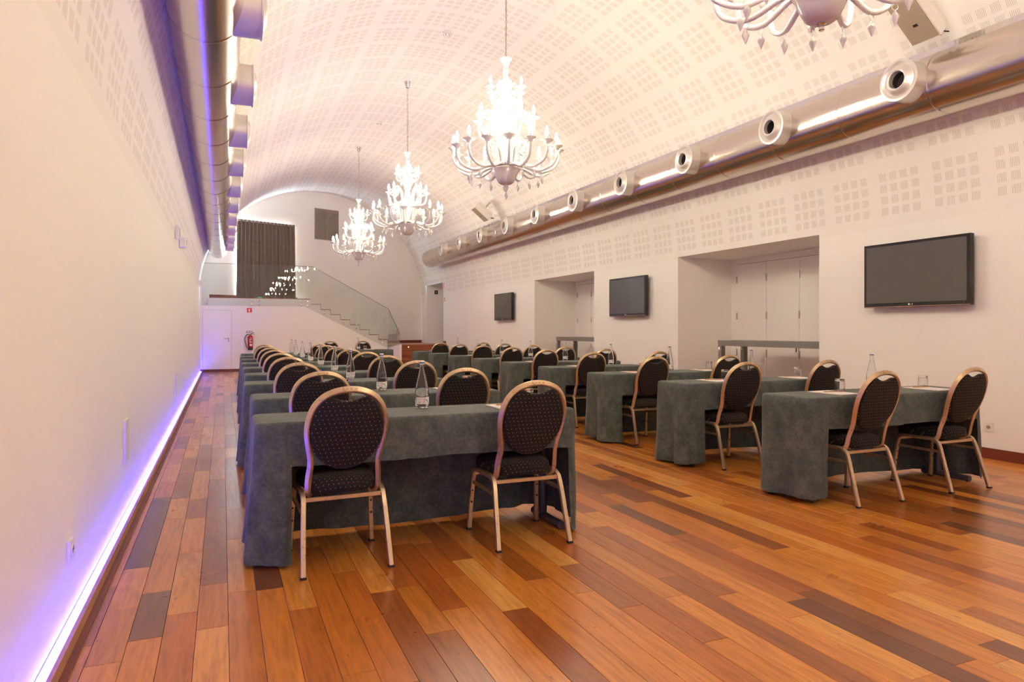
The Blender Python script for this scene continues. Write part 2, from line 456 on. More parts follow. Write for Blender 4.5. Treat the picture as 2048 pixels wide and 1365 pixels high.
# niches
for i, (a, b, zt) in enumerate(NI):
    xb = 7.64; e = 0.0
    n = MB()
    n.quad((XR, b, -.005), (XR, b, zt), (xb, b, zt), (xb, b, -.005)); n.quad((XR, a, -.005), (XR, a, zt), (xb, a, zt), (xb, a, -.005))
    n.quad((XR, a, zt), (XR, b, zt), (xb, b, zt), (xb, a, zt)); n.quad((xb, a, -.005), (xb, b, -.005), (xb, b, zt), (xb, a, zt))
    n.build('niche_lining', 'plaster', wall_right)
    n = B(XR, xb, a, b, -.012, -.001).build('niche_floor', 'step_wood', wall_right)
    # folding white doors on the back of the niche
    d = empty('door_%d' % (i+1), (xb, b, 0)); tag(d, kind='structure', label='white folding cupboard doors at the back of the %s niche' % ('nearer', 'farther')[i])
    y = -0.16
    k = 0
    while y - 0.645 > a-b - 0.05:
        w = min(0.645, y - (a-b) - 0.02)
        leaf = B(-0.03, -0.003, y-w+0.004, y-0.004, 0.06, zt-0.098).build('door_leaf', 'door_paint', d)
        for hz in (2.0, 1.418, 0.84):
            B(-0.043, -0.0305, y-0.013, y+0.009, hz-0.055, hz+0.055).build('hinge', 'steel', leaf)
        y -= 0.645; k += 1
    B(-0.0035, -0.0015, a-b+.02, -0.15, 0.05, zt-0.09).build('shadow_gap', 'joint_dark', d)
    lk = MB().box(-0.05, -0.03, -1.45, -1.37, 0.85, 1.0)
    lk = lk.build('lock_plate', 'white_paint', d); B(-0.053, -0.05, -1.42, -1.40, 0.88, 0.96).build('lock_slot', 'black_plastic', d)
# recess behind the raised doorway
n = MB(); a, b, zt = DR
for q in (((XR, b, .735), (XR, b, zt), (8.2, b, zt), (8.2, b, .735)), ((XR, a, .735), (XR, a, zt), (8.2, a, zt), (8.2, a, .735)),
          ((XR, a, zt), (XR, b, zt), (8.2, b, zt), (8.2, a, zt)), ((8.2, a, .735), (8.2, b, .735), (8.2, b, zt), (8.2, a, zt))): n.quad(*q)
n.build('doorway_lining', 'plaster', wall_right)
B(XR, 8.2, a, b, .70, .734).build('doorway_floor', 'step_wood', wall_right)

# skewed end wall with the window opening
WU0, WU1, WZ0, WZ1 = 0.96, 2.79, 2.18, 4.40
us = sorted({0.0, WU0, WU1, 7.68, *[i*0.24 for i in range(1, 32)]})
w = MB()
def ztop(u):
    x_ = fw(u, 0).x; xi = x_ + .26 if x_ < CX - .3 else (x_ - .26 if x_ > CX + .3 else CX)
    return vz(min(max(xi, XL+1e-4), XR-1e-4)) + 0.03
for a, b in zip(us, us[1:]):
    if WU0 <= (a+b)/2 <= WU1:
        w.quad(fw(a, 0), fw(b, 0), fw(b, WZ0), fw(a, WZ0)); w.quad(fw(a, WZ1), fw(b, WZ1), fw(b, ztop(b)), fw(a, ztop(a)))
    else: w.quad(fw(a, 0), fw(b, 0), fw(b, ztop(b)), fw(a, ztop(a)))
for a, b in (((WU0, WZ0), (WU0, WZ1)), ((WU0, WZ1), (WU1, WZ1)), ((WU1, WZ1), (WU1, WZ0)), ((WU1, WZ0), (WU0, WZ0))):
    w.quad(fw(*a), fw(*b), fw(*b, -0.2), fw(*a, -0.2))
wb = w.build('wall_back', 'plaster'); tag(wb, kind='structure', label='skewed white end wall under the vault')
win = empty('window_1'); tag(win, kind='structure', label='daylit window hidden behind the brown curtain')
MB().quad(fw(WU0, WZ0, -.075), fw(WU1, WZ0, -.075), fw(WU1, WZ1, -.075), fw(WU0, WZ1, -.075)).build('window_pane', 'daylight_pane', win)
fr = MB()
for (a, b, c, d) in ((WU0, WU0+.05, WZ0, WZ1), (WU1-.05, WU1, WZ0, WZ1), (WU0, WU1, WZ0, WZ0+.05), (WU0, WU1, WZ1-.05, WZ1), ((WU0+WU1)/2-.03, (WU0+WU1)/2+.03, WZ0, WZ1)):
    fr.loft([[fw(a, c, -.074), fw(b, c, -.074), fw(b, d, -.074), fw(a, d, -.074)], [fw(a, c, -.03), fw(b, c, -.03), fw(b, d, -.03), fw(a, d, -.03)]])
fr.build('window_frame', 'white_paint', win)
# wall behind the camera
w = MB()
xs = [XL + (XR-XL)*i/24 for i in range(25)]
for a, b in zip(xs, xs[1:]): w.quad((a, YN, -.02), (b, YN, -.02), (b, YN, vz(b)), (a, YN, vz(a)))
tag(w.build('wall_front', 'plaster'), kind='structure', label='white plaster wall behind the camera')

# skirting boards
bb = empty('baseboard_right'); tag(bb, kind='structure', label='dark red wooden skirting along the wall with the screens')
for a, b in ((YN, NI[0][0]), (NI[0][1], NI[1][0]), (NI[1][1], 19.76)):
    B(XR-.016, XR-.001, a+.001, b-.001, 0.0005, 0.098).build('skirting_board', 'skirting_wood', bb)
bl = empty('baseboard_left'); tag(bl, kind='structure', label='low wooden kerb holding the blue strip light')
B(XL+.048, XL+.064, YN, 20.97, 0.0005, 0.060).build('kerb_board', 'pale_trim', bl)
B(XL+.064, XL+.09, YN, 20.97, 0.0005, 0.012).build('floor_bead', 'skirting_wood', bl)
led = empty('led_strip', (XL, 9, 0)); tag(led, 'glowing blue violet LED strip along the foot of the long plain wall', 'strip light')
B(.003, .047, YN-9, 20.95-9, 0.030, 0.034).build('channel', 'white_plastic', led)
B(.008, .038, YN-9+.01, 20.93-9, 0.0345, 0.040).build('light_strip', 'led_glow', led)

# ------------------------------------------------------------------ staircase, landing, wooden steps
ZB, ZL = 2.10, 0.735
st = empty('staircase', (2.0, 21.0, 0)); tag(st, 'white stair block rising to the balcony, with a door in it', 'staircase')
def sx(x): return x - 2.0
NS = 8; X0, X1 = 4.717, 2.404; RUN = (X0-X1)/NS; RISE = (ZB-ZL)/(NS+1)
zig = [(X0+.0, ZL)]
for k in range(NS):
    z = ZL + RISE*(k+1); zig += [(X0-RUN*k, z), (X0-RUN*(k+1), z)]
zig += [(X1, ZB), (XL+.002, ZB)]
poly = [(XL+.002, 0.001), (X0, 0.001)] + zig
front = [Vector((sx(a), 0, z)) for a, z in poly]; back = [Vector((sx(a), max(yfar(a)-21.0-.004, .02), z)) for a, z in poly]
MB().loft([front, back]).build('block', 'plaster', st)
for k in range(NS):                                           # wooden treads
    a = X0-RUN*k; z = ZL + RISE*(k+1)
    dd = min(yfar(a-RUN)-21.0-.02, 1.35)
    B(sx(a-RUN)+.001, sx(a)+.012, -.002, dd, z+.0005, z+.018).build('tread', 'step_wood', st)
    B(sx(a)+.0005, sx(a)+.012, .004, dd, z-RISE+.001, z-.0005).build('riser_board', 'step_wood', st)
B(sx(XL)+.3, sx(X1)-.0, .004, .05, ZB+.0005, ZB+.022).build('balcony_edge', 'step_wood', st)
MB().add([(sx(-.2), .06, ZB+.001), (sx(X1), .06, ZB+.001), (sx(X1), 1.0, ZB+.001), (sx(-.2), .12, ZB+.001)], [(0,1,2,3)]).build('balcony_floor', 'step_wood', st)
w = MB(); w.loft([[fw(.25, ZB+.002, .001), fw(2.9, ZB+.002, .001), fw(2.9, ZB+.10, .001), fw(.25, ZB+.10, .001)], [fw(.25, ZB+.002, .014), fw(2.9, ZB+.002, .014), fw(2.9, ZB+.10, .014), fw(.25, ZB+.10, .014)]])
o = w.build('balcony_skirting', 'skirting_wood', st); o.location = (-2.0, -21.0, 0)
MB().prism([(sx(4.735), -.001, .001), (sx(4.735), -.001, .66), (sx(4.735), -1.49, .78), (sx(4.735), -1.49, .001)], (.06, 0, 0)).build('side_wall', 'plaster', st)
B(sx(XL)+.004, sx(4.69), -.014, -.0005, 0.001, 0.085).build('skirting', 'skirting_wood', st)
# door in the stair block
d = empty('door_3', (-.508, 21.0, 0)); tag(d, kind='structure', label='small flush white door under the balcony')
B(-.004, .744, -.006, -.0005, .03, 1.752).build('door_gap', 'joint_dark', d)
lf = B(0, .74, -.016, -.002, .006, 1.748).build('door_leaf', 'door_paint', d)
B(0.002, .738, -.020, -.0165, .006, .085).build('kick_board', 'skirting_wood', d)
h = MB(); h.lathe([(.022, 0), (.022, .008)], 14, org=(.665, -.016, .95), ax=(0,-1,0)); h.tube([(.665, -.024, .95), (.665, -.055, .95), (.55, -.058, .95)], .009, 8)
h.build('handle', 'chrome', lf, 40)
MB().lathe([(.02, 0), (.02, .01)], 14, org=(.665, -.016, .885), ax=(0,-1,0)).build('lock_rose', 'chrome', lf, 40)

ws = empty('wooden_steps', (5.7, 19.78, 0)); tag(ws, 'red-brown wooden steps up to the landing beside the stair', 'steps')
for k in range(5):
    z = .147*(k+1); y0 = 19.78+.28*k; y1 = y0+.30 if k < 4 else yfar(4.8)-.01
    if k < 4: B(4.80-5.7, 6.572-5.7, y0-19.78, y1-19.78, 0.001 if k == 0 else z-.147-.03, z-.03).build('riser', 'step_wood', ws)
    else: B(4.80-5.7, 6.572-5.7, y0-19.78, 1.7, z-.18, z-.03).build('riser', 'step_wood', ws)
    B(4.797-5.7, 6.574-5.7, y0-.02-19.78, (y1 if k < 4 else 22.98)-19.78, z-.0295, z).build('tread', 'step_wood', ws)
MB().add([(4.8-5.7, 3.18, ZL-.001), (6.574-5.7, 3.18, ZL-.001), (6.574-5.7, 4.0, ZL-.001), (4.8-5.7, 3.25, ZL-.001)], [(0,1,2,3)]).build('landing', 'step_wood', ws)
for xx in (5.35, 6.2):
    MB().lathe([(.016, 0), (.016, .004)], 10, org=(xx-5.7, 1.1185, .66), ax=(0,-1,0)).build('step_light', 'step_light_glow', ws)
w = MB(); u0 = (Vector((4.8, yfar(4.8), 0))-fw(0, 0)).length; u1 = (Vector((6.57, yfar(6.57), 0))-fw(0, 0)).length
w.loft([[fw(u0, ZL+.001, o_), fw(u1, ZL+.001, o_), fw(u1, ZL+.10, o_), fw(u0, ZL+.10, o_)] for o_ in (.001, .015)])
o = w.build('skirting', 'skirting_wood', ws); o.location = (-5.7, -19.78, 0)
for k in range(5):
    z = .147*(k+1); y0 = 19.78+.28*k; y1 = y0+.279 if k < 4 else 21.185
    B(6.566-5.7, 6.577-5.7, y0-19.78, y1-19.78, z+.0005, z+.10).build('skirting', 'skirting_wood', ws)

# glass balustrade: five panes, bolts, handrail
gb = empty('glass_balustrade', (2.0, 20.97, 0)); tag(gb, 'frameless clear glass balustrade along balcony and stair', 'balustrade')
def pane(pts, yy=-.006): return MB().prism([(sx(a), yy, z) for a, z in pts], (0, .012, 0)).build('glass_pane', 'pane_glass', gb)
GP = [[(-.53, 1.88), (.870, 1.88), (.870, 3.072), (-.53, 3.072)],
      [(.878, 1.88), (2.229, 1.885), (2.229, 3.072), (.878, 3.072)],
      [(2.237, 1.885), (3.583, 1.205), (3.583, 2.462), (2.464, 3.066), (2.237, 3.072)],
      [(3.591, 1.20), (4.713, 0.625), (4.713, 1.853), (3.591, 2.458)]]
for p in GP: pane(p)
MB().prism([(sx(4.722), -.006, .62), (sx(4.722), -1.49, .775), (sx(4.722), -1.49, 1.085), (sx(4.722), -.006, 1.85)], (.012, 0, 0)).build('glass_pane', 'pane_glass', gb)
def bolt(x, z, ax=(0,-1,0), y=-.0065):
    h = MB(); h.lathe([(.026, 0), (.026, .010), (.018, .014)], 12, org=(sx(x), y, z), ax=ax)
    h.lathe([(.013, -.012), (.013, -.038)], 8, org=(sx(x), y, z), ax=ax)
    return h.build('bolt', 'chrome', gb, 40)
for x_ in (-.42, .77, .97, 2.13):
    for dz in (1.925, 2.04): bolt(x_, dz)
for x_, dz in ((2.33, 1.92), (2.33, 2.03), (2.80, 1.70), (2.80, 1.80), (3.36, 1.42), (3.36, 1.53), (3.75, 1.24), (3.75, 1.34), (4.55, .80), (4.55, .90)): bolt(x_, dz)
for yy in (-.2,):
    for dz in (.73, .84):
        MB().lathe([(.026, 0), (.026, .012)], 12, org=(sx(4.7215), yy, dz), ax=(-1,0,0)).build('bolt', 'chrome', gb, 40)
rail = [(sx(-.53), 0, 3.077), (sx(2.464), 0, 3.073), (sx(4.715), 0, 1.858), (sx(4.726), -.02, 1.848), (sx(4.728), -1.49, 1.092)]
MB().tube(rail, .008, 4, sect=[(-1,-.7),(1,-.7),(1,.7),(-1,.7)]).build('cap_rail', 'rail_bronze', gb)
es = empty('floor_marker', (1.0, 20.985, ZB)); tag(es, 'tiny green glowing marker at the balcony edge behind the glass', 'light')
B(-.06, .06, .016, .03, .0235, .045).build('marker_body', 'green_glow', es)

# fire extinguisher and signs on the stair block
ex = empty('fire_extinguisher', (.735, 20.9, .62)); tag(ex, 'red fire extinguisher hanging on the stair block', 'extinguisher')
MB().lathe([(.05, .0), (.07, .012), (.072, .07)], 18).build('base_cup', 'black_rubber', ex, 40)
MB().lathe([(.069, .071), (.07, .36), (.06, .40), (.03, .425), (.022, .43)], 18).build('cylinder', 'ext_red', ex, 40)
MB().lathe([(.016, .43), (.016, .455), (.01, .46)], 10).build('valve', 'brass_chain', ex, 40)
MB().tube(smoothpath([(0, -.01, .455), (.04, -.02, .47), (.10, -.03, .50)]), .008, 6).build('handle', 'black_plastic', ex, 40)
MB().tube(smoothpath([(0, -.01, .445), (.05, -.02, .455), (.115, -.03, .445)]), .007, 6).build('trigger', 'black_plastic', ex, 40)
MB().tube(smoothpath([(0, 0, .447), (-.09, 0, .44), (-.145, 0, .33), (-.125, 0, .18), (-.085, -.01, .06)]), .010, 8).build('hose', 'black_rubber', ex, 60)
def patch(a0, a1, z0, z1, rr, name, mt, par, n=8):
    MB().loft([[(rr*sin(a0+(a1-a0)*i/n), -rr*cos(a0+(a1-a0)*i/n), z) for i in range(n+1)] for z in (z0, z1)], (False, False), False).build(name, mt, par)
patch(-.3, .75, .12, .17, .0713, 'label', 'label_paper', ex)
for z0, z1, a0, a1 in ((.20, .207, -.4, .8), (.225, .26, -.3, .1), (.235, .25, .2, .7), (.275, .32, -.35, -.05), (.29, .31, .1, .65), (.335, .35, -.1, .6)):
    patch(a0, a1, z0, z1, .0711, 'print', 'label_paper', ex)
MB().box(-.035, .035, .075, .098, .25, .32).build('wall_bracket', 'black_plastic', ex)
def sign(name, label, loc, rz, w, h, mt, marks, cat='sign'):
    s_ = empty(name, loc, rz); tag(s_, label, cat)
    B(-w/2, w/2, -.004, -.0005, -h/2, h/2).build('plate', mt, s_)
    for (nm, x0, x1, z0, z1, m_) in marks: B(x0, x1, -.0048, -.0042, z0, z1).build(nm, m_, s_)
    return s_
s_ = sign('extinguisher_sign', 'square red fire sign with white symbol high above the extinguisher', (.713, 20.999, 1.76), 0, .135, .125, 'sign_red', [])
h = MB(); h.v = []; h.loft([[(-.016+.0*a, -.0048, -.045), (.016, -.0048, -.045), (.018, -.0048, .02), (.008, -.0048, .042), (-.008, -.0048, .042), (-.018, -.0048, .02)], [(-.016, -.0042, -.045), (.016, -.0042, -.045), (.018, -.0042, .02), (.008, -.0042, .042), (-.008, -.0042, .042), (-.018, -.0042, .02)]])
h.tube([(-.004, -.0045, .03), (-.03, -.0045, .025), (-.04, -.0045, -.02)], .004, 4); h.build('symbol', 'logo_white', s_)
sign('instruction_plate', 'small white pictogram plate just above the fire extinguisher', (.713, 20.999, 1.135), 0, .185, .075, 'label_paper',
     [('caption', -.088, .088, .022, .034, 'console_grey'), ('red_mark', -.085, -.05, -.03, .012, 'sign_orange')] + [('pictogram', -.035+i*.034, -.012+i*.034, -.024, .008, 'console_grey') for i in range(4)])
s_ = sign('direction_sign', 'small orange lettered sign beside the head of the raised doorway', (6.557, 21.06, 2.62), pi/2*-1, .19, .22, 'label_paper',
     [('lettering', -.08, .08, -.09+i*.045, -.065+i*.045, 'sign_orange') for i in range(5)])
s_ = sign('alarm_button', 'small red fire alarm box on the wall beside the raised doorway', (6.575, 21.06, 2.18), -pi/2, .11, .11, 'sign_red', [('button', -.03, .03, -.03, .03, 'label_paper')], 'alarm')
sw = empty('wall_switch', (6.93, 23.178, 2.52)); tag(sw, 'small black switch box inside the raised doorway', 'switch')
B(-.055, .055, -.03, -.0005, -.065, .065).build('housing', 'black_plastic', sw); B(-.03, .03, -.034, -.0305, -.035, .035).build('face', 'console_grey', sw)

# curtain on its rod, vent grille
rod = empty('curtain_rod'); tag(rod, 'thin steel curtain rod on the end wall', 'rod')
MB().tube([fw(.98, 4.37, .10), fw(2.80, 4.37, .10)], .014, 10).build('rod', 'steel', rod, 40)
for u_ in (.95, 2.83): MB().lathe([(.0, -.02), (.022, -.012), (.022, .012), (0, .02)], 10, org=fw(u_, 4.37, .10), ax=FD).build('finial', 'steel', rod, 40)
for u_ in (1.05, 2.77): MB().tube([fw(u_, 4.37, .0005), fw(u_, 4.37, .10)], .010, 8).build('bracket', 'steel', rod, 40)
cu = empty('curtain'); tag(cu, 'brown eyelet curtain drawn across the balcony window', 'curtain')
rings = []
nu = 180
for iz in range(15):
    t = iz/14; z = 4.415 - (4.415-2.125)*t; ring = []
    for i in range(nu+1):
        f = i/nu; u_ = .985 - .03*t + (1.79+.08*t)*f
        wv = .034*sin(2*pi*f*15.5) + .012*sin(2*pi*f*6.3+2*t+1.0)*(.3+t) + .010*sin(2*pi*f*23+1.5*t)*t
        ring.append(fw(u_ + .012*sin(f*40+t*3)*t, z, .10+wv))
    rings.append(ring)
MB().loft(rings, (False, False), False).build('drape', 'curtain_fabric', cu, 80)
for i in range(15):
    f = (i+.5)/15.5; p = fw(.985+1.79*f, 4.37, .10)
    path = [p + FN*(.026*cos(a)) + Vector((0,0,.026*sin(a))) for a in [2*pi*j/14 for j in range(14)]]
    MB().tube(path, .006, 6, closed=True).build('eyelet', 'chrome', cu, 60)
vg = empty('vent_grille'); tag(vg, 'square grey louvred vent high on the end wall', 'vent')
VU0, VU1, VZ0, VZ1 = 3.49, 4.33, 4.07, 5.05
w = MB()
w.loft([[fw(VU0, VZ0, o_), fw(VU1, VZ0, o_), fw(VU1, VZ1, o_), fw(VU0, VZ1, o_)] for o_ in (.0005, .006)]); w.build('backing', 'vent_grey', vg)
for (a, b, c, d) in ((VU0, VU0+.03, VZ0, VZ1), (VU1-.03, VU1, VZ0, VZ1), (VU0, VU1, VZ0, VZ0+.03), (VU0, VU1, VZ1-.03, VZ1), ((VU0+VU1)/2-.02, (VU0+VU1)/2+.02, VZ0, VZ1)):
    MB().loft([[fw(a, c, o_), fw(b, c, o_), fw(b, d, o_), fw(a, d, o_)] for o_ in (.0065, .03)]).build('frame', 'vent_grey', vg)
for side in (0, 1):
    a = VU0+.03 if side == 0 else (VU0+VU1)/2+.02; b = (VU0+VU1)/2-.02 if side == 0 else VU1-.03
    for i in range(16):
        z = VZ0+.05+i*.056
        MB().loft([[fw(a, z, .008), fw(a, z+.004, .008), fw(a, z-.02, .028), fw(a, z-.024, .028)], [fw(b, z, .008), fw(b, z+.004, .008), fw(b, z-.02, .028), fw(b, z-.024, .028)]]).build('slat', 'vent_grey', vg)

# ------------------------------------------------------------------ ventilation ducts
def duct(name, label, x, z, r, side, y0n, yend):
    """side: +1 nozzles point to +x"""
    t = empty(name, (x, 9, z)); tag(t, label, 'duct', 'ventilation ducts along both walls')
    ring = [];
    body = MB(); n = 40
    body.lathe([(.02, YN-9+.02), (r, YN-9+.02), (r, yend-9-.02), (r-.02, yend-9), (.02, yend-9)], n)
    for i, p in enumerate(body.v): body.v[i] = (p[0], p[2], p[1])
    body.build('pipe', 'duct_metal', t, 40)
    y = YN+.6; k = 0
    while y < yend-.3:
        sm = MB(); sm.lathe([(r+.0005, -.014), (r+.0035, -.006), (r+.0035, .006), (r+.0005, .014)], n, (False, False))
        for i, p in enumerate(sm.v): sm.v[i] = (p[0], p[2]+y-9, p[1])
        sm.build('seam', 'duct_metal', t, 40); y += .955
    prot = .135
    nz = MB().lathe([(r_*1.12, z_) for r_, z_ in [(.165, -.09), (.160, prot-.012), (.168, prot-.010), (.168, prot), (.150, prot+.004), (.13, prot-.012), (.115, prot-.004), (.098, prot+.022), (.080, prot+.030), (.070, prot+.024), (.066, prot-.03), (.066, prot-.09)]], 28, (False, False), ax=(side, 0, 0)).mesh('nozzle', 'nozzle_metal', 40)
    bore = MB().lathe([(.0735, prot-.02), (.073, prot-.088), (.001, prot-.089)], 20, (False, False), ax=(side, 0, 0)).mesh('bore', 'nozzle_bore', 40)
    for k in range(-2, 10):
        y = y0n + 1.575*k
        if y < YN+.3: continue
        o = link('nozzle', nz, t); o.location = (side*(r-.005), y-9, 0.02)
        b = link('bore', bore, o)
    fin = MB().box(-side*.02-.002, -side*.02+.002, YN-9+.05, yend-9-.9, r-.03, r+.085)
    fin.build('top_fin', 'polished_sheet', t)
    for k in range(8):
        yy = 1.5+2.5*k
        p = [(0, yy-9, r-.005)]; 
        xa = -side*.10
        MB().tube([(xa, yy-9, r-.02), (xa, yy-9, vz(x+xa)-z-.002)], .006, 6).build('hanger', 'steel', t)
    return t
duct('air_duct', 'round metal air duct with nozzles along the long plain wall', -.113, 3.42, .242, 1, 5.13-1.575*0, 20.6)
duct('air_duct', 'round metal air duct with nozzles above the wall with screens', 6.09, 3.46, .283, -1, 4.36, 21.0)

# ------------------------------------------------------------------ loudspeakers on the vault, smoke detectors
def speaker(y, label):
    t = empty('loudspeaker', (5.60, y*.953, 3.92)); tag(t, label, 'loudspeaker', 'loudspeakers above the duct')
    e1 = Vector((.774, 0, -.633)); nrm = Vector((-.633, 0, -.774)); ey = Vector((0, 1, 0))
    L2, W2 = .225, .135
    def q(a, b, c): return e1*a + ey*b - nrm*c
    body = MB().loft([[q(-L2, -W2, 0), q(L2, -W2, 0), q(L2, W2, 0), q(-L2, W2, 0)], [q(-L2, -W2, .12), q(L2, -W2, .12), q(L2, W2, .12), q(-L2, W2, .12)], [q(-L2*.85, -W2*.8, .20), q(L2*.85, -W2*.8, .20), q(L2*.85, W2*.8, .20), q(-L2*.85, W2*.8, .20)]])
    body.build('cabinet', 'white_plastic', t)
    MB().loft([[q(-L2+.012, -W2+.012, .001), q(L2-.012, -W2+.012, .001), q(L2-.012, W2-.012, .001), q(-L2+.012, W2-.012, .001)], [q(-L2+.012, -W2+.012, -.010), q(L2-.012, -W2+.012, -.010), q(L2-.012, W2-.012, -.010), q(-L2+.012, W2-.012, -.010)]]).build('grille', 'beige_grille', t)
    MB().loft([[q(.03, -.02, -.0105), q(.055, -.02, -.0105), q(.055, .02, -.0105), q(.03, .02, -.0105)], [q(.03, -.02, -.013), q(.055, -.02, -.013), q(.055, .02, -.013), q(.03, .02, -.013)]]).build('badge', 'black_plastic', t)
    MB().tube([q(0, 0, .2), q(0, 0, .40)], .02, 8).build('bracket', 'steel', t)
    for s in (-.05, .02): MB().tube(smoothpath([q(L2-.03, -.05+s, .1), q(L2+.03, -.03+s, .12), q(L2+.08, -.04+s, .16)]), .006, 6).build('cable', 'black_rubber', t, 60)
speaker(4.36, 'white loudspeaker with beige grille above the nearest end of the duct')
speaker(15.9, 'white loudspeaker above the far end of the duct')
for p, lb in (((3.03, 9.6), 'small white smoke detector on the vault ahead of the nearer chandeliers'), ((3.03, 14.3), 'small white smoke detector on the vault near the far end')):
    t = empty('smoke_detector', (p[0], p[1], vz(p[0]))); tag(t, lb, 'detector', 'smoke detectors on the vault')
    MB().lathe([(.06, -.002), (.06, -.03), (.05, -.034)], 20).build('base', 'white_plastic', t, 40)
    MB().lathe([(.045, -.034), (.042, -.06), (.025, -.072)], 20).build('sensor_head', 'white_plastic', t, 40)
    for i in range(6): 
        a = pi*i/3; B(.0435*cos(a)-.006, .0435*cos(a)+.006, .0435*sin(a)-.006, .0435*sin(a)+.006, -.055, -.040).build('slot', 'beige_grille', t)

# ------------------------------------------------------------------ chandeliers
def arm_mesh(root_r, root_z, low_r, low_z, cup_r, cup_z, rad):
    """one arm in the xz plane, reaching along +x"""
    pts = smoothpath([(root_r, 0, root_z), (root_r+(low_r-root_r)*.45, 0, root_z+(low_z-root_z)*.45+.012), (low_r, 0, low_z), (cup_r-(cup_r-low_r)*.28, 0, low_z+(cup_z-low_z)*.22), (cup_r, 0, low_z+(cup_z-low_z)*.62), (cup_r, 0, cup_z)], 5)
    n = len(pts)
    return MB().tube(pts, [rad*(1.15-.25*i/n) for i in range(n)], 8, up=(0,1,0)).mesh('arm', 'milk_glass', 60)
def cup_mesh(s): return MB().lathe([(.012*s, -.008*s), (.022*s, .0), (.030*s, .016*s), (.058*s, .030*s), (.062*s, .036*s), (.050*s, .034*s), (.020*s, .022*s), (.017*s, .05*s), (.016*s, .075*s)], 16, (True, True)).mesh('candle_cup', 'milk_glass', 50)
def bulb_mesh(s): return MB().lathe([(.007*s, .076*s), (.0185*s, .105*s), (.011*s, .142*s), (.001*s, .166*s)], 7, (True, True)).mesh('bulb', 'bulb_glow', 60)
def drop_mesh(s):
    h = MB(); ring = [(.016*s*cos(a), 0, -.016*s+.016*s*sin(a)) for a in [2*pi*j/10 for j in range(10)]]
    h.tube(ring, .0022*s, 5, closed=True, up=(0,1,0))
    h.lathe([(.003*s, -.030*s), (.006*s, -.040*s), (.017*s, -.058*s), (.019*s, -.066*s), (.012*s, -.085*s), (.004*s, -.106*s), (.001*s, -.112*s)], 10)
    return h.mesh('glass_drop', 'milk_glass', 50)
def scroll_mesh(s):
    """a curled leaf: stem rising and rolling outward"""
    pts = [(.055*s, 0, 0), (.062*s, 0, .05*s), (.075*s, 0, .10*s), (.10*s, 0, .135*s), (.13*s, 0, .135*s), (.145*s, 0, .11*s), (.135*s, 0, .085*s), (.115*s, 0, .088*s), (.11*s, 0, .105*s)]
    pts = smoothpath(pts, 4); n = len(pts)
    return MB().tube(pts, [.014*s*(1-.5*i/n) for i in range(n)], 7, up=(0,1,0)).mesh('scroll', 'milk_glass', 60)
TIERS = [(16, .085, .40, .40, .315, .60, .53, .0170, 1.15, 0.10), (8, .075, .78, .20, .70, .325, .885, .0150, 1.1, .2), (6, .05, 1.165, .13, 1.13, .20, 1.235, .0115, .95, .45)]
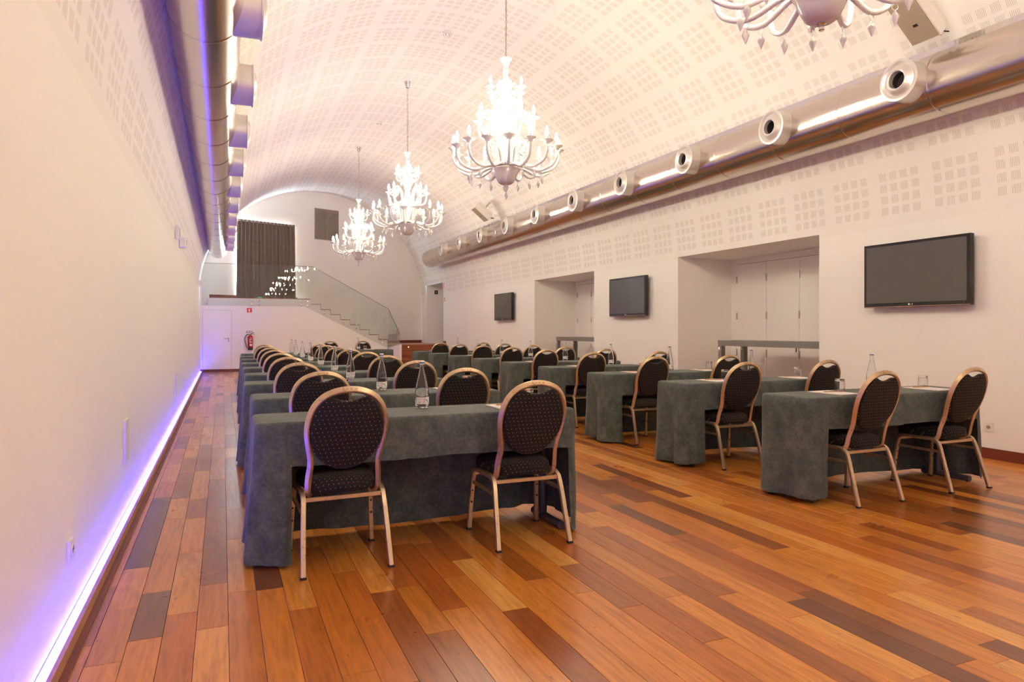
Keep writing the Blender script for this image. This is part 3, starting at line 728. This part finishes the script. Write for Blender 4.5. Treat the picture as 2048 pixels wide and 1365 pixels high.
def make_chandelier():
    """origin at the lowest drop; ceiling at z = 2.88"""
    t = empty('chandelier')
    MB().lathe([(.001, 0), (.006, .01), (.018, .04), (.020, .05), (.008, .075), (.004, .085)], 12).build('finial', 'milk_glass', t, 50)
    MB().lathe([(.004, .085), (.010, .10), (.028, .135), (.030, .15), (.016, .172), (.012, .178)], 12).build('pendant', 'milk_glass', t, 50)
    bowl = []
    for r, z in ((.02, .178), (.062, .182), (.085, .20), (.105, .24), (.13, .30), (.155, .345), (.165, .352), (.158, .362), (.09, .372), (.05, .372)):
        bowl.append([((r*(1+(.035 if j % 2 else -.0)*(1 if .19 < z < .35 else 0)))*cos(2*pi*j/40), (r*(1+(.035 if j % 2 else 0)*(1 if .19 < z < .35 else 0)))*sin(2*pi*j/40), z) for j in range(40)])
    MB().loft(bowl).build('bowl', 'bowl_glass', t, 60)
    def fluted(prof, name, n=32, amp=.05):
        MB().loft([[(r*(1+(amp if j % 2 else 0))*cos(2*pi*j/n), r*(1+(amp if j % 2 else 0))*sin(2*pi*j/n), z) for j in range(n)] for r, z in prof]).build(name, 'milk_glass', t, 60)
    fluted([(.05, .372), (.085, .40), (.075, .45), (.085, .56), (.11, .64), (.115, .655), (.06, .66)], 'lower_vase')
    fluted([(.05, .66), (.10, .69), (.135, .745), (.14, .755), (.09, .77), (.06, .775)], 'middle_bowl')
    fluted([(.055, .775), (.075, .80), (.05, .86), (.042, .95), (.06, 1.03), (.09, 1.09), (.098, 1.105), (.05, 1.11)], 'upper_vase')
    fluted([(.04, 1.11), (.065, 1.15), (.05, 1.20), (.035, 1.28), (.045, 1.36), (.03, 1.42), (.015, 1.43)], 'top_vase', 24)
    MB().lathe([(.008, 1.43), (.026, 1.445), (.036, 1.47), (.036, 1.485), (.026, 1.51), (.008, 1.525)], 18).build('ball', 'milk_glass', t, 50)
    MB().lathe([(.018, 1.525), (.028, 1.54), (.045, 1.585), (.066, 1.615), (.07, 1.622), (.05, 1.628), (.006, 1.63)], 20).build('crown_cup', 'milk_glass', t, 50)
    for (cnt, rr, rz, lr, lz, cr, cz, rad, s, ph) in TIERS:
        am, cm, bmh, dm = arm_mesh(rr, rz, lr, lz, cr, cz, rad), cup_mesh(s), bulb_mesh(s), drop_mesh(s)
        for i in range(cnt):
            dz = .012 if (i % 2 and cnt == 16) else 0
            a = link('arm', am, t); a.rotation_euler = (0, 0, 2*pi*i/cnt + ph); a.location = (0, 0, dz)
            for nm, m_ in (('candle_cup', cm), ('bulb', bmh)):
                o = link(nm, m_, a); o.location = (cr, 0, cz)
            if cnt != 6 or i % 2 == 0:
                o = link('glass_drop', dm, a); o.location = (lr+.02, 0, lz-rad*.75)
    for cnt, z, s, ph in ((8, .40, 1.75, .25), (6, .78, 1.7, .1), (6, 1.12, .95, .6), (5, 1.24, .8, .3)):
        sm = scroll_mesh(s)
        for i in range(cnt): o = link('scroll', sm, t); o.location = (0, 0, z); o.rotation_euler = (0, 0, 2*pi*i/cnt+ph)
    # chain of links, canopy on the vault
    lm = MB().tube([(.010*cos(a), 0, .021*sin(a)) for a in [2*pi*j/10 for j in range(10)]], .0028, 5, closed=True, up=(0,1,0)).mesh('chain_link', 'brass_chain', 60)
    z = 1.645; i = 0
    while z < 2.66:
        o = link('chain_link', lm, t); o.location = (0, 0, z); o.rotation_euler = (0, 0, (i % 2)*pi/2 + .2); z += .0365; i += 1
    MB().tube([(.004, .004, 1.63), (.006, -.003, 2.1), (.003, .002, 2.70)], .0025, 5).build('cable', 'brass_chain', t)
    MB().lathe([(.012, 2.64), (.012, 2.76), (.030, 2.765), (.034, 2.775), (.05, 2.84), (.066, 2.862), (.066, 2.876), (.03, 2.8775)], 20).build('canopy', 'chrome', t, 40)
    return t
ch = make_chandelier()
CH = [(3.0, -1.75, 'milky glass chandelier behind the camera, outside the picture'), (3.0, 2.76, 'milky glass chandelier cut by the top edge of the picture'), (3.0, 7.25, 'largest complete milky glass chandelier, over the middle rows'),
      (3.0, 11.78, 'milky glass chandelier hanging between the large complete one and the farthest one'), (3.0, 16.45, 'farthest and smallest-looking milky glass chandelier, before the end wall')]
for i, (x_, y_, lb) in enumerate(CH):
    o = ch if i == 0 else copy_tree(ch)
    o.location = (x_, y_, vz(x_)-2.879); o.rotation_euler = (0, 0, .37*i)
    tag(o, lb, 'chandelier', 'chandeliers along the vault')
    if i == 1:                                                     # the nearest one has lost its lowest drops
        for c in list(o.children):
            if c.name.startswith(('finial', 'pendant')): bpy.data.objects.remove(c)
        MB().lathe([(.012, .135), (.016, .14), (.014, .165), (.024, .17), (.024, .177)], 12).build('socket_stub', 'chrome', o, 40)

# ------------------------------------------------------------------ chairs
RS = [(-.012,-.010),(-.009,-.0125),(.009,-.0125),(.012,-.010),(.012,.010),(.009,.0125),(-.009,.0125),(-.012,.010)]     # tube section
def make_chair():
    t = empty('banquet_chair')
    for s in (-1, 1):
        p = smoothpath([(s*.222, .235, .006), (s*.214, .222, .18), (s*.207, .205, .31), (s*.205, .19, .355), (s*.203, .155, .373), (s*.2, .05, .375)], 4)
        lg = MB().tube(p, 1.0, sect=RS, up=(1,0,0)).build('leg', 'champagne_metal', t, 40)
        B(s*.222-.014, s*.222+.014, .221, .249, 0.0, .012).build('foot_cap', 'black_rubber', lg)
        for z in (.17, .24): MB().lathe([(.007, 0), (.005, .004)], 8, org=(s*(.222-.008*z/.18), .235-.013*z/.18-.0125, z), ax=(0,-1,0)).build('rivet', 'black_rubber', lg)
        p = smoothpath([(s*.2, .05, .375), (s*.199, -.05, .378), (s*.199, -.095, .370), (s*.2, -.128, .340), (s*.206, -.165, .23), (s*.215, -.232, .006)], 4)
        lg = MB().tube(p, 1.0, sect=RS, up=(1,0,0)).build('leg', 'champagne_metal', t, 40)
        B(s*.215-.014, s*.215+.014, -.247, -.219, 0.0, .012).build('foot_cap', 'black_rubber', lg)
        MB().tube([(s*.205, .207, .290), (s*.203, -.135, .290)], .75, sect=RS, up=(1,0,0)).build('side_stretcher', 'champagne_metal', t)
    MB().tube([(-.198, -.115, .352), (.198, -.115, .352)], .85, sect=RS).build('rear_rail', 'champagne_metal', t)
    MB().tube([(-.205, .19, .348), (.205, .19, .348)], .85, sect=RS).build('front_rail', 'champagne_metal', t)
    def yb(z): return -.085-(z-.36)*.335
    half = [(.160, -.045, .366), (.174, -.075, .372), (.177, yb(.40)-.006, .40), (.175, yb(.46), .46), (.169, yb(.52), .52), (.171, yb(.565), .565), (.182, yb(.625), .625), (.191, yb(.69), .69), (.188, yb(.755), .755), (.167, yb(.822), .822), (.124, yb(.872), .872), (.066, yb(.899), .899), (0, yb(.908), .908)]
    full = half + [(-x, y, z) for x, y, z in half[-2::-1]]
    BS = [(-.010,-.012),(-.007,-.0155),(.007,-.0155),(.010,-.012),(.010,.012),(.007,.0155),(-.007,.0155),(-.010,.012)]
    MB().tube(smoothpath(full, 5), 1.0, sect=BS, up=(0,1,0.3)).build('back_frame', 'champagne_metal', t, 35)
    # oval pad with a scooped hand-hold at the top
    out = []
    for i in range(72):
        a = 2*pi*i/72
        if cos(a) > 0: x_ = .180*sin(a); z_ = .69 - .192*cos(a)
        else: x_ = math.copysign(.180*abs(sin(a))**.94, sin(a)); z_ = .69 + .207*abs(cos(a))**.9
        if cos(a) < 0 and abs(x_) < .088: z_ = min(z_, .850 + .027*(abs(x_)/.088)**2)
        out.append((x_, z_))
    cz = .68
    def ring(sc, dy): return [(x_*sc, yb(cz+(z_-cz)*sc)+dy, cz+(z_-cz)*sc) for x_, z_ in out]
    MB().loft([ring(.90, -.026), ring(.965, -.022), ring(1.0, -.012), ring(1.0, .010), ring(.965, .022), ring(.88, .032), ring(.5, .040)]).build('backrest', 'dotted_fabric_back', t, 70)
    so = []
    for i in range(40):
        a = 2*pi*i/40; cx_, sy_ = cos(a), sin(a); e = .42
        px = math.copysign(abs(cx_)**e, cx_); py = math.copysign(abs(sy_)**e, sy_)
        so.append((px*(.186+.026*py), .058+py*.192))
    def sring(sc, z_): return [(x_*sc, .058+(y_-.058)*sc, z_) for x_, y_ in so]
    MB().loft([sring(.93, .376), sring(.985, .382), sring(1.0, .395), sring(1.0, .425), sring(.975, .442), sring(.90, .453), sring(.6, .462)]).build('seat', 'dotted_fabric_seat', t, 70)
    return t
chair0 = make_chair(); used = []
def chair(x_, y_, rz, label, group):
    o = copy_tree(chair0) if used else chair0
    used.append(1); o.location = (x_, y_, 0); o.rotation_euler = (0, 0, rz)
    return tag(o, label, 'chair', group)

# ------------------------------------------------------------------ tables and cloths
TL, TD, TZ = 1.80, .46, .725
def make_table():
    t = empty('folding_table')
    B(-TL/2+.015, TL/2-.015, -TD/2+.012, TD/2-.012, TZ-.03, TZ-.003).build('tabletop', 'console_grey', t)
    for s in (-1, 1):
        x_ = s*.82
        lg = MB().tube([(x_, .06, .035), (x_, .06, TZ-.031)], .027, 12).build('leg', 'grey_metal', t, 40)
        MB().tube([(x_, -.20, .026), (x_, .19, .026)], .024, 12).build('foot', 'grey_metal', t, 40)
        for yy in (-.185, .175): MB().lathe([(.012, 0.0), (.014, .012)], 8, org=(x_, yy, 0)).build('foot_pad', 'black_rubber', t)
        MB().tube([(x_, -.18, TZ-.04), (x_, .18, TZ-.04)], .014, 8).build('top_bracket', 'grey_metal', t, 40)
    MB().tube([(-.82, .06, TZ-.10), (.82, .06, TZ-.10)], .012, 8).build('cross_bar', 'grey_metal', t, 40)
    return t
def outline(hl, hd, r):
    """closed outline from the middle of the front side, clockwise seen from above: front-left, left, back, right, front-right"""
    pts = []
    def seg(a, b, n):
        for i in range(n): pts.append(((a[0]+(b[0]-a[0])*i/n, a[1]+(b[1]-a[1])*i/n)))
    def arc(cx_, cy_, a0, a1, n=5):
        for i in range(n): a = a0+(a1-a0)*i/n; pts.append((cx_+r*cos(a), cy_+r*sin(a)))
    seg((0, -hd), (-hl+r, -hd), 40); arc(-hl+r, -hd+r, -pi/2, -pi); seg((-hl, -hd+r), (-hl, hd-r), 14); arc(-hl+r, hd-r, pi, pi/2)
    seg((-hl+r, hd), (hl-r, hd), 60); arc(hl-r, hd-r, pi/2, 0); seg((hl, hd-r), (hl, -hd+r), 14); arc(hl-r, -hd+r, 0, -pi/2); seg((hl-r, -hd), (0, -hd), 40)
    return pts
def make_cloth(seed, full_front=False):
    rr = random.Random(seed); t = empty('tablecloth')
    hl, hd, rc = TL/2+.006, TD/2+.006, .045
    O = outline(hl, hd, rc); I = outline(hl-.026, hd-.026, rc-.022); n = len(O)
    nrm = []
    for i in range(n):
        a, b = O[i-1], O[(i+1) % n]; d = Vector((b[0]-a[0], b[1]-a[1], 0)).normalized(); nrm.append(Vector((-d.y, d.x, 0)))
    ph = [rr.uniform(0, 6.28) for _ in range(8)]
    HEM = .03
    def pt(i, k, drop, push=0.0, amp=1.0):
        """k 0..1 down the drop"""
        x_, y_ = O[i]; nn = nrm[i]; s = i*.045
        corner = min(1, max(0, 1 - min(abs(abs(x_)-hl), 1)*2.2))
        endp = 1.0 if abs(x_) > hl-.25 else .25
        w_ = (.017*sin(15*s+ph[0]) + .014*sin(11*s+ph[1]) + .008*sin(31*s+ph[2]))*endp*amp
        fl = (.030 if abs(x_) > hl-.02 else .018)*amp
        z_ = TZ+.004 - .014 - (drop-.014)*k
        off = push + fl*k + w_*k**1.4 + .004*sin(17*s+9*k+ph[3])*k*amp
        return Vector((x_, y_, 0)) + nn*off + Vector((0, 0, z_))
    def strip(idx, drop, rows, push=0.0, amp=1.0):
        rings = [[(I[i][0], I[i][1], TZ+.004) for i in idx], [((I[i][0]*.35+O[i][0]*.65), (I[i][1]*.35+O[i][1]*.65), TZ+.001) for i in idx]]
        for k in range(rows+1): rings.append([pt(i, k/rows, drop + (0.012*sin(i*.11+ph[4]) if drop > .4 else 0.004*sin(i*.09+ph[5])), push, amp) for i in idx])
        return MB().loft(rings, (False, False), False)
    FL, FR = 6, 1                                                         # columns of the end panels that wrap round the front corners
    i0 = 40-FL; i1 = n-40+FR
    if full_front:
        MB().add([(x_, y_, TZ+.004) for x_, y_ in I], [tuple(range(n))]).build('cloth_top', 'suede_cloth', t)
        strip(list(range(n))+[0], TZ+.004-HEM, 14, amp=.6).build('skirt', 'suede_cloth', t, 70)
        return t
    MB().add([(x_, y_, TZ+.004) for x_, y_ in I], [tuple(range(n))]).build('cloth_top', 'suede_cloth', t)
    strip(list(range(i0, i1+1)), TZ+.004-HEM, 16).build('skirt', 'suede_cloth', t, 70)
    strip(list(range(i1-2, n))+list(range(0, i0+3)), .225, 6, push=-.004, amp=.5).build('front_valance', 'suede_cloth', t, 70)
    for i in (i0+1, i1-1):                                         # stitched hems of the end panels
        MB().tube([pt(i, k/16, TZ+.004-HEM) + nrm[i]*.0012 for k in range(17)], .0012, 4).build('seam', 'seam_thread', t)
    return t
table0 = make_table(); cloths = [make_cloth(s) for s in (3, 8, 21)]; clothF = make_cloth(5, True)
used_t, used_c = [], set()
def table(x_, y_, rz, label, clabel, group, kind):
    o = copy_tree(table0) if used_t else table0
    used_t.append(1); o.location = (x_, y_, 0); o.rotation_euler = (0, 0, rz); tag(o, label, 'table', group)
    src = clothF if kind < 0 else cloths[kind % 3]
    c = copy_tree(src) if src.name in used_c else src
    used_c.add(src.name); c.location = (x_, y_, 0); c.rotation_euler = (0, 0, rz); tag(c, clabel, 'tablecloth', group.replace('tables', 'cloths'))

# ------------------------------------------------------------------ bottles, tumblers, notepads, pencils
def make_bottle():
    t = empty('water_bottle')
    MB().lathe([(.030, 0), (.039, .003), (.0415, .010), (.0415, .095), (.040, .112), (.034, .140), (.0265, .175), (.019, .208), (.0148, .228), (.0135, .24), (.0135, .263), (.0120, .263), (.0118, .24), (.0130, .228), (.0172, .208), (.0247, .175), (.0322, .140), (.0382, .112), (.0397, .095), (.0397, .014), (.030, .010)], 28).build('glass_body', 'clear_glass', t, 40)
    MB().lathe([(.0142, .262), (.0150, .264), (.0150, .283), (.013, .2855)], 16).build('cap', 'label_paper', t, 40)
    MB().lathe([(.0153, .268), (.0153, .276)], 16, (False, False)).build('cap_band', 'label_navy', t, 60)
    rr = .0419
    lb = MB().loft([[(rr*sin(a), -rr*cos(a), z) for a in [-1.3+2.6*i/18 for i in range(19)]] for z in (.026, .068)], (False, False), False).build('label', 'label_paper', t, 60)
    Vt, Ft = text_mesh('Vitalis', .017)
    def wrap(p, r_): return (r_*sin(p[0]/r_), -r_*cos(p[0]/r_), p[1])
    tm = MB().add([wrap((-.004 - q.y, .047 + q.x*.78), rr+.0003) for q in Vt], Ft); tm.build('lettering', 'label_red', lb)
    for a, b in (((.010, .058), (.022, .036)), ):
        MB().loft([[wrap((.006+.0032*i, .056-.0022*i+.004*sin(i*.6)), rr+.0003) for i in range(9)], [wrap((.006+.0032*i, .047-.0022*i+.003*sin(i*.6)), rr+.0003) for i in range(9)]], (False, False), False).build('wave_mark', 'label_blue', lb)
    MB().loft([[wrap((.028, .062), rr+.0003), wrap((.033, .062), rr+.0003)], [wrap((.028, .056), rr+.0003), wrap((.033, .056), rr+.0003)]], (False, False), False).build('corner_mark', 'sign_orange', lb)
    MB().loft([[wrap((-.036, .042), rr+.0003), wrap((-.032, .042), rr+.0003)], [wrap((-.036, .033), rr+.0003), wrap((-.032, .033), rr+.0003)]], (False, False), False).build('side_mark', 'label_navy', lb)
    return t
def make_tumbler():
    t = empty('glass_tumbler')                                     # stands upside down
    MB().lathe([(.0355, 0), (.0365, .001), (.0350, .088), (.0335, .092), (.001, .092)], 24, (False, False)).build('outer_wall', 'clear_glass', t, 40)
    MB().lathe([(.0355, 0), (.0345, .001), (.0325, .072), (.030, .0745), (.001, .0745)], 24, (False, False)).build('inner_wall', 'clear_glass', t, 40)
    return t
def make_tumbler2():
    t = empty('glass_tumbler')
    MB().lathe([(.001, .092), (.0335, .092), (.0350, .088), (.0365, .001), (.0355, 0), (.0345, .001), (.0325, .072), (.030, .0745), (.001, .0745)], 24, (False, False)).build('glass_wall', 'clear_glass', t, 40)
    return t
def make_pad():
    t = empty('notepad')
    B(-.105, .105, -.1485, .1485, 0, .002).build('backing_card', 'card_tan', t); B(-.105, .105, -.1485, .1485, .0021, .006).build('sheets', 'paper', t)
    B(-.105, .105, .139, .1485, .0061, .007).build('bound_edge', 'card_tan', t)
    return t
def make_pencil():
    t = empty('pencil')
    MB().tube([(-.085, 0, .004), (.07, 0, .004)], .0038, 6).build('shaft', 'pencil_wood', t)
    MB().lathe([(.0038, 0), (.0012, .014)], 6, org=(.07, 0, .004), ax=(1,0,0)).build('cone', 'card_tan', t)
    MB().lathe([(.0012, 0), (.0003, .004)], 6, org=(.084, 0, .004), ax=(1,0,0)).build('lead', 'pencil_lead', t)
    return t
PRO = {'bottle': make_bottle(), 'tumbler': make_tumbler2(), 'pad': make_pad(), 'pencil': make_pencil()}; seen = set()
def put(k, x_, y_, z_, rz, label, cat, group):
    o = PRO[k] if k not in seen else copy_tree(PRO[k]); seen.add(k)
    o.location = (x_, y_, z_); o.rotation_euler = (0, 0, rz); return tag(o, label, cat, group)
TT = TZ + .0045
def dress(x_, y_, side, row, cl, cr):
    tn = 'plain-wall table' if side == 0 else 'screen-wall table'
    sn = ('plain-wall', 'screen-wall')[side]
    rn = ROWS[row]
    put('bottle', x_+(.05 if side == 0 else .14), y_+.14 + rnd.uniform(-.015, .015), TT, rnd.uniform(-.1, .25), 'clear water bottle on the %s, %s' % (tn, rn), 'bottle', 'water bottles')
    for j, cxx in enumerate((cl, cr)):
        who = ('first', 'second')[j]; seat = 'left' if j == 0 else 'right'
        a = rnd.uniform(-.06, .06)
        put('pad', cxx+.02+rnd.uniform(-.02, .02), y_-.03+rnd.uniform(-.015, .015), TT, a, 'white notepad, %s place, %s, %s' % (seat, tn, rn), 'notepad', 'notepads')
        put('pencil', cxx+.04+rnd.uniform(-.01, .02), y_+.02+rnd.uniform(-.03, .03), TT+.0062, a-.25+rnd.uniform(-.15, .15), 'wooden pencil on notepad, %s place, %s, %s' % (seat, tn, rn), 'pencil', 'pencils on the notepads')
        put('tumbler', cxx+(.24 if j == 0 else .20)+rnd.uniform(-.015, .015), y_+.13+rnd.uniform(-.02, .02), TT, 0, 'upturned tumbler, %s place, %s, %s' % (seat, tn, rn), 'tumbler', 'upturned tumblers')
for row in range(9):
    for side in (0, 1):
        if side == 0: ty = 3.86+1.31*row; tx = 1.055+.016*(ty-3.86); c = (-.49, .532); cy = -.215
        else: ty = 3.74+1.35*row; tx = 4.60+.016*(ty-3.74); c = (-.45, .53); cy = -.19
        jit = 0 if row == 0 else .02
        tx += rnd.uniform(-jit, jit); ty += rnd.uniform(-jit, jit)*.6
        sn = 'by the plain wall' if side == 0 else 'by the screen wall'
        rn = ROWS[row]
        table(tx, ty, rnd.uniform(-.006, .006), 'folding table with grey T-legs under a cloth %s, %s' % (sn, rn), 'grey-green suede tablecloth %s, %s' % (sn, rn), 'folding tables in nine rows', row+side)
        xs_ = []
        for j in (0, 1):
            jx = 0 if row == 0 else rnd.uniform(-.01, .01)
            x_ = tx + c[j] + jx; xs_.append(x_)
            y_ = ty + cy + (0 if row == 0 else rnd.uniform(-.02, .02)) + (.03 if side == 1 and j == 1 else 0)
            chair(x_, y_, (0, -.0)[j] + rnd.uniform(-.03, .03), 'dotted black chair, %s seat, %s table, %s' % (('left', 'right')[j], ('plain-wall', 'screen-wall')[side], rn), 'dotted banquet chairs in rows')
        dress(tx, ty, side, row, *xs_)
# head table facing the rows
HX, HY = 2.87, 16.4
table(HX, HY, 0, 'folding table hidden under the head table cloth before the stair', 'floor-length grey-green cloth on the head table before the stair', 'head tables', -1)
for j, x_ in enumerate((2.44, 3.24)):
    chair(x_, HY+.55, pi, 'dotted black chair behind the head table, %s' % ('nearer the plain wall', 'nearer the wooden steps')[j], 'dotted chairs at the head table')
    put('pad', x_, HY+.06, TT, pi, 'white notepad on the head table, %s' % ('nearer the plain wall', 'nearer the wooden steps')[j], 'notepad', 'notepads')
    put('tumbler', x_-.12, HY-.10, TT, 0, 'upturned tumbler on the head table, %s' % ('nearer the plain wall', 'nearer the wooden steps')[j], 'tumbler', 'upturned tumblers')
put('bottle', 2.97, HY-.05, TT, 0, 'clear water bottle on the head table before the stair', 'bottle', 'water bottles')

# ------------------------------------------------------------------ screens, console tables, sockets, wall fittings
Vlg, Flg = text_mesh('LG', .022)
def tv(yc, label):
    t = empty('wall_screen', (6.47, yc, 1.775), 0); tag(t, label, 'television', 'wall screens')
    t.rotation_euler = (0, 0, 0)
    W, H = .575, .338
    B(0, .055, -W, W, -H, H).build('housing', 'tv_bezel', t)
    B(-.004, -.0005, -W+.03, W-.03, -H+.045, H-.028).build('display', 'screen', t)
    B(-.003, .0, -W+.002, W-.002, -H+.002, -H+.009).build('lower_trim', 'tv_trim', t)
    lg = MB().add([(-.0048, .012-q.x*-1*-1, -H+.026+q.y) for q in Vlg], Flg); lg.build('logo', 'logo_white', t)
    ring = [(-.003, .045+.010*cos(a), -H+.026+.010*sin(a)) for a in [2*pi*j/16 for j in range(16)]]
    MB().add([(-.0032, p[1], p[2]) for p in ring], [tuple(range(16))]).build('emblem', 'logo_white', t)
    MB().lathe([(.003, 0), (.003, .002)], 8, org=(0, -W+.06, -H+.026), ax=(-1,0,0)).build('power_light', 'label_red', t)
    B(.0555, .108, -.25, .25, -.18, .18).build('wall_mount', 'black_plastic', t)
tv(4.80, 'large flat screen, the nearest and biggest-looking of three on the wall')
tv(10.15, 'flat wall screen between the two niches')
tv(15.85, 'smallest-looking flat wall screen beyond the farther niche')
for i, (y1, y0, lb) in enumerate(((8.10, 6.16, 'tall grey console table in the nearer niche'), (13.42, 11.55, 'tall grey console table in the farther niche'))):
    t = empty('console_table', (6.99, (y0+y1)/2, 0)); tag(t, lb, 'table', 'console tables in the niches')
    hy = (y1-y0)/2
    B(-.25, .25, -hy, hy, 1.0, 1.045).build('top', 'console_grey', t)
    for s in (-1, 1): B(s*.235-.013, s*.235+.013, -hy+.002, hy-.002, .965, .9995).build('apron', 'console_grey', t)
    for a in (-1, 1):
        for b in (-1, 1):
            lg = B(a*.21-.035, a*.21+.035, b*(hy-.036)-.035, b*(hy-.036)+.035, 0, .9645).build('leg', 'console_grey', t)
            MB().lathe([(.011, .0), (.013, .03), (.007, .07), (.001, .075)], 8, org=(a*.21-.038, b*(hy-.036), .88), ax=(0,0,1)).build('leg_bolt', 'chrome', lg, 50)
def socket(loc, face, label):
    t = empty('wall_socket', loc, {'-x': pi/2*-1, '+x': pi/2}[face]); tag(t, label, 'socket', 'white wall sockets')
    B(-.042, .042, -.012, -.0005, -.042, .042).build('plate', 'white_plastic', t)
    MB().lathe([(.024, 0), (.024, .004), (.019, .004), (.018, -.006+.0065)], 20, org=(0, -.012, 0), ax=(0,-1,0)).build('rim', 'white_plastic', t, 40)
    MB().lathe([(.017, .0005), (.017, .0015)], 18, org=(0, -.0125, 0), ax=(0,-1,0)).build('well', 'beige_grille', t, 40)
    for s in (-1, 1): MB().lathe([(.003, .0), (.003, .002)], 8, org=(s*.0085, -.0142, 0), ax=(0,-1,0)).build('pin_hole', 'black_plastic', t)
socket((XR-.0005, 4.12, .292), '-x', 'white power socket above the skirting beside the nearest table')
socket((XL+.0005, 3.26, .305), '+x', 'white power socket on the plain wall closest to the camera')
socket((XL+.0005, 9.94, .30), '+x', 'white power socket below the second wall panel')
socket((XL+.0005, 12.6, .325), '+x', 'white power socket farthest along the plain wall')
def plate(loc, w, h, label):
    t = empty('wall_plate', loc, pi/2); tag(t, label, 'panel', 'blank wall panels')
    B(-w/2, w/2, -.012, -.0005, -h/2, h/2).build('cover', 'white_paint', t); B(-w/2+.01, w/2-.01, -.0135, -.0125, -h/2+.01, h/2-.01).build('face', 'white_paint', t)
plate((XL+.0005, 5.0, .49), .16, .27, 'tall blank white wall panel, nearer of the two')
plate((XL+.0005, 9.94, .485), .20, .27, 'tall blank white wall panel, farther of the two')
for (y_, z_, w_, h_, dp, lb) in ((9.95, 2.475, .10, .17, .05, 'small white wall sensor box, upper of the pair under the duct'), (10.9, 2.455, .13, .14, .09, 'small white wall sensor box with grey face, lower of the pair'), (19.3, 2.40, .10, .14, .06, 'small white box near the far end of the plain wall')):
    zx = XL if z_ < Z0 else CX - HA*sqrt(1-((z_-Z0)/HB)**2)
    t = empty('wall_sensor', (zx+.004, y_, z_), pi/2); tag(t, lb, 'sensor', 'wall sensors')
    MB().loft([[(-w_/2, -.0005, -h_/2), (w_/2, -.0005, -h_/2), (w_/2, -.0005, h_/2), (-w_/2, -.0005, h_/2)], [(-w_/2, -dp*.8, -h_/2), (w_/2, -dp*.8, -h_/2), (w_/2, -dp*.8, h_/2), (-w_/2, -dp*.8, h_/2)], [(-w_/2+.02, -dp, -h_/2+.02), (w_/2-.02, -dp, -h_/2+.02), (w_/2-.02, -dp, h_/2-.02), (-w_/2+.02, -dp, h_/2-.02)]]).build('housing', 'white_plastic', t)
    B(-w_/2+.03, w_/2-.03, -dp-.003, -dp-.0005, -h_/2+.03, h_/2-.03).build('lens', 'console_grey', t)
# exit sign over the camera's shoulder, reflected in the nearest screen
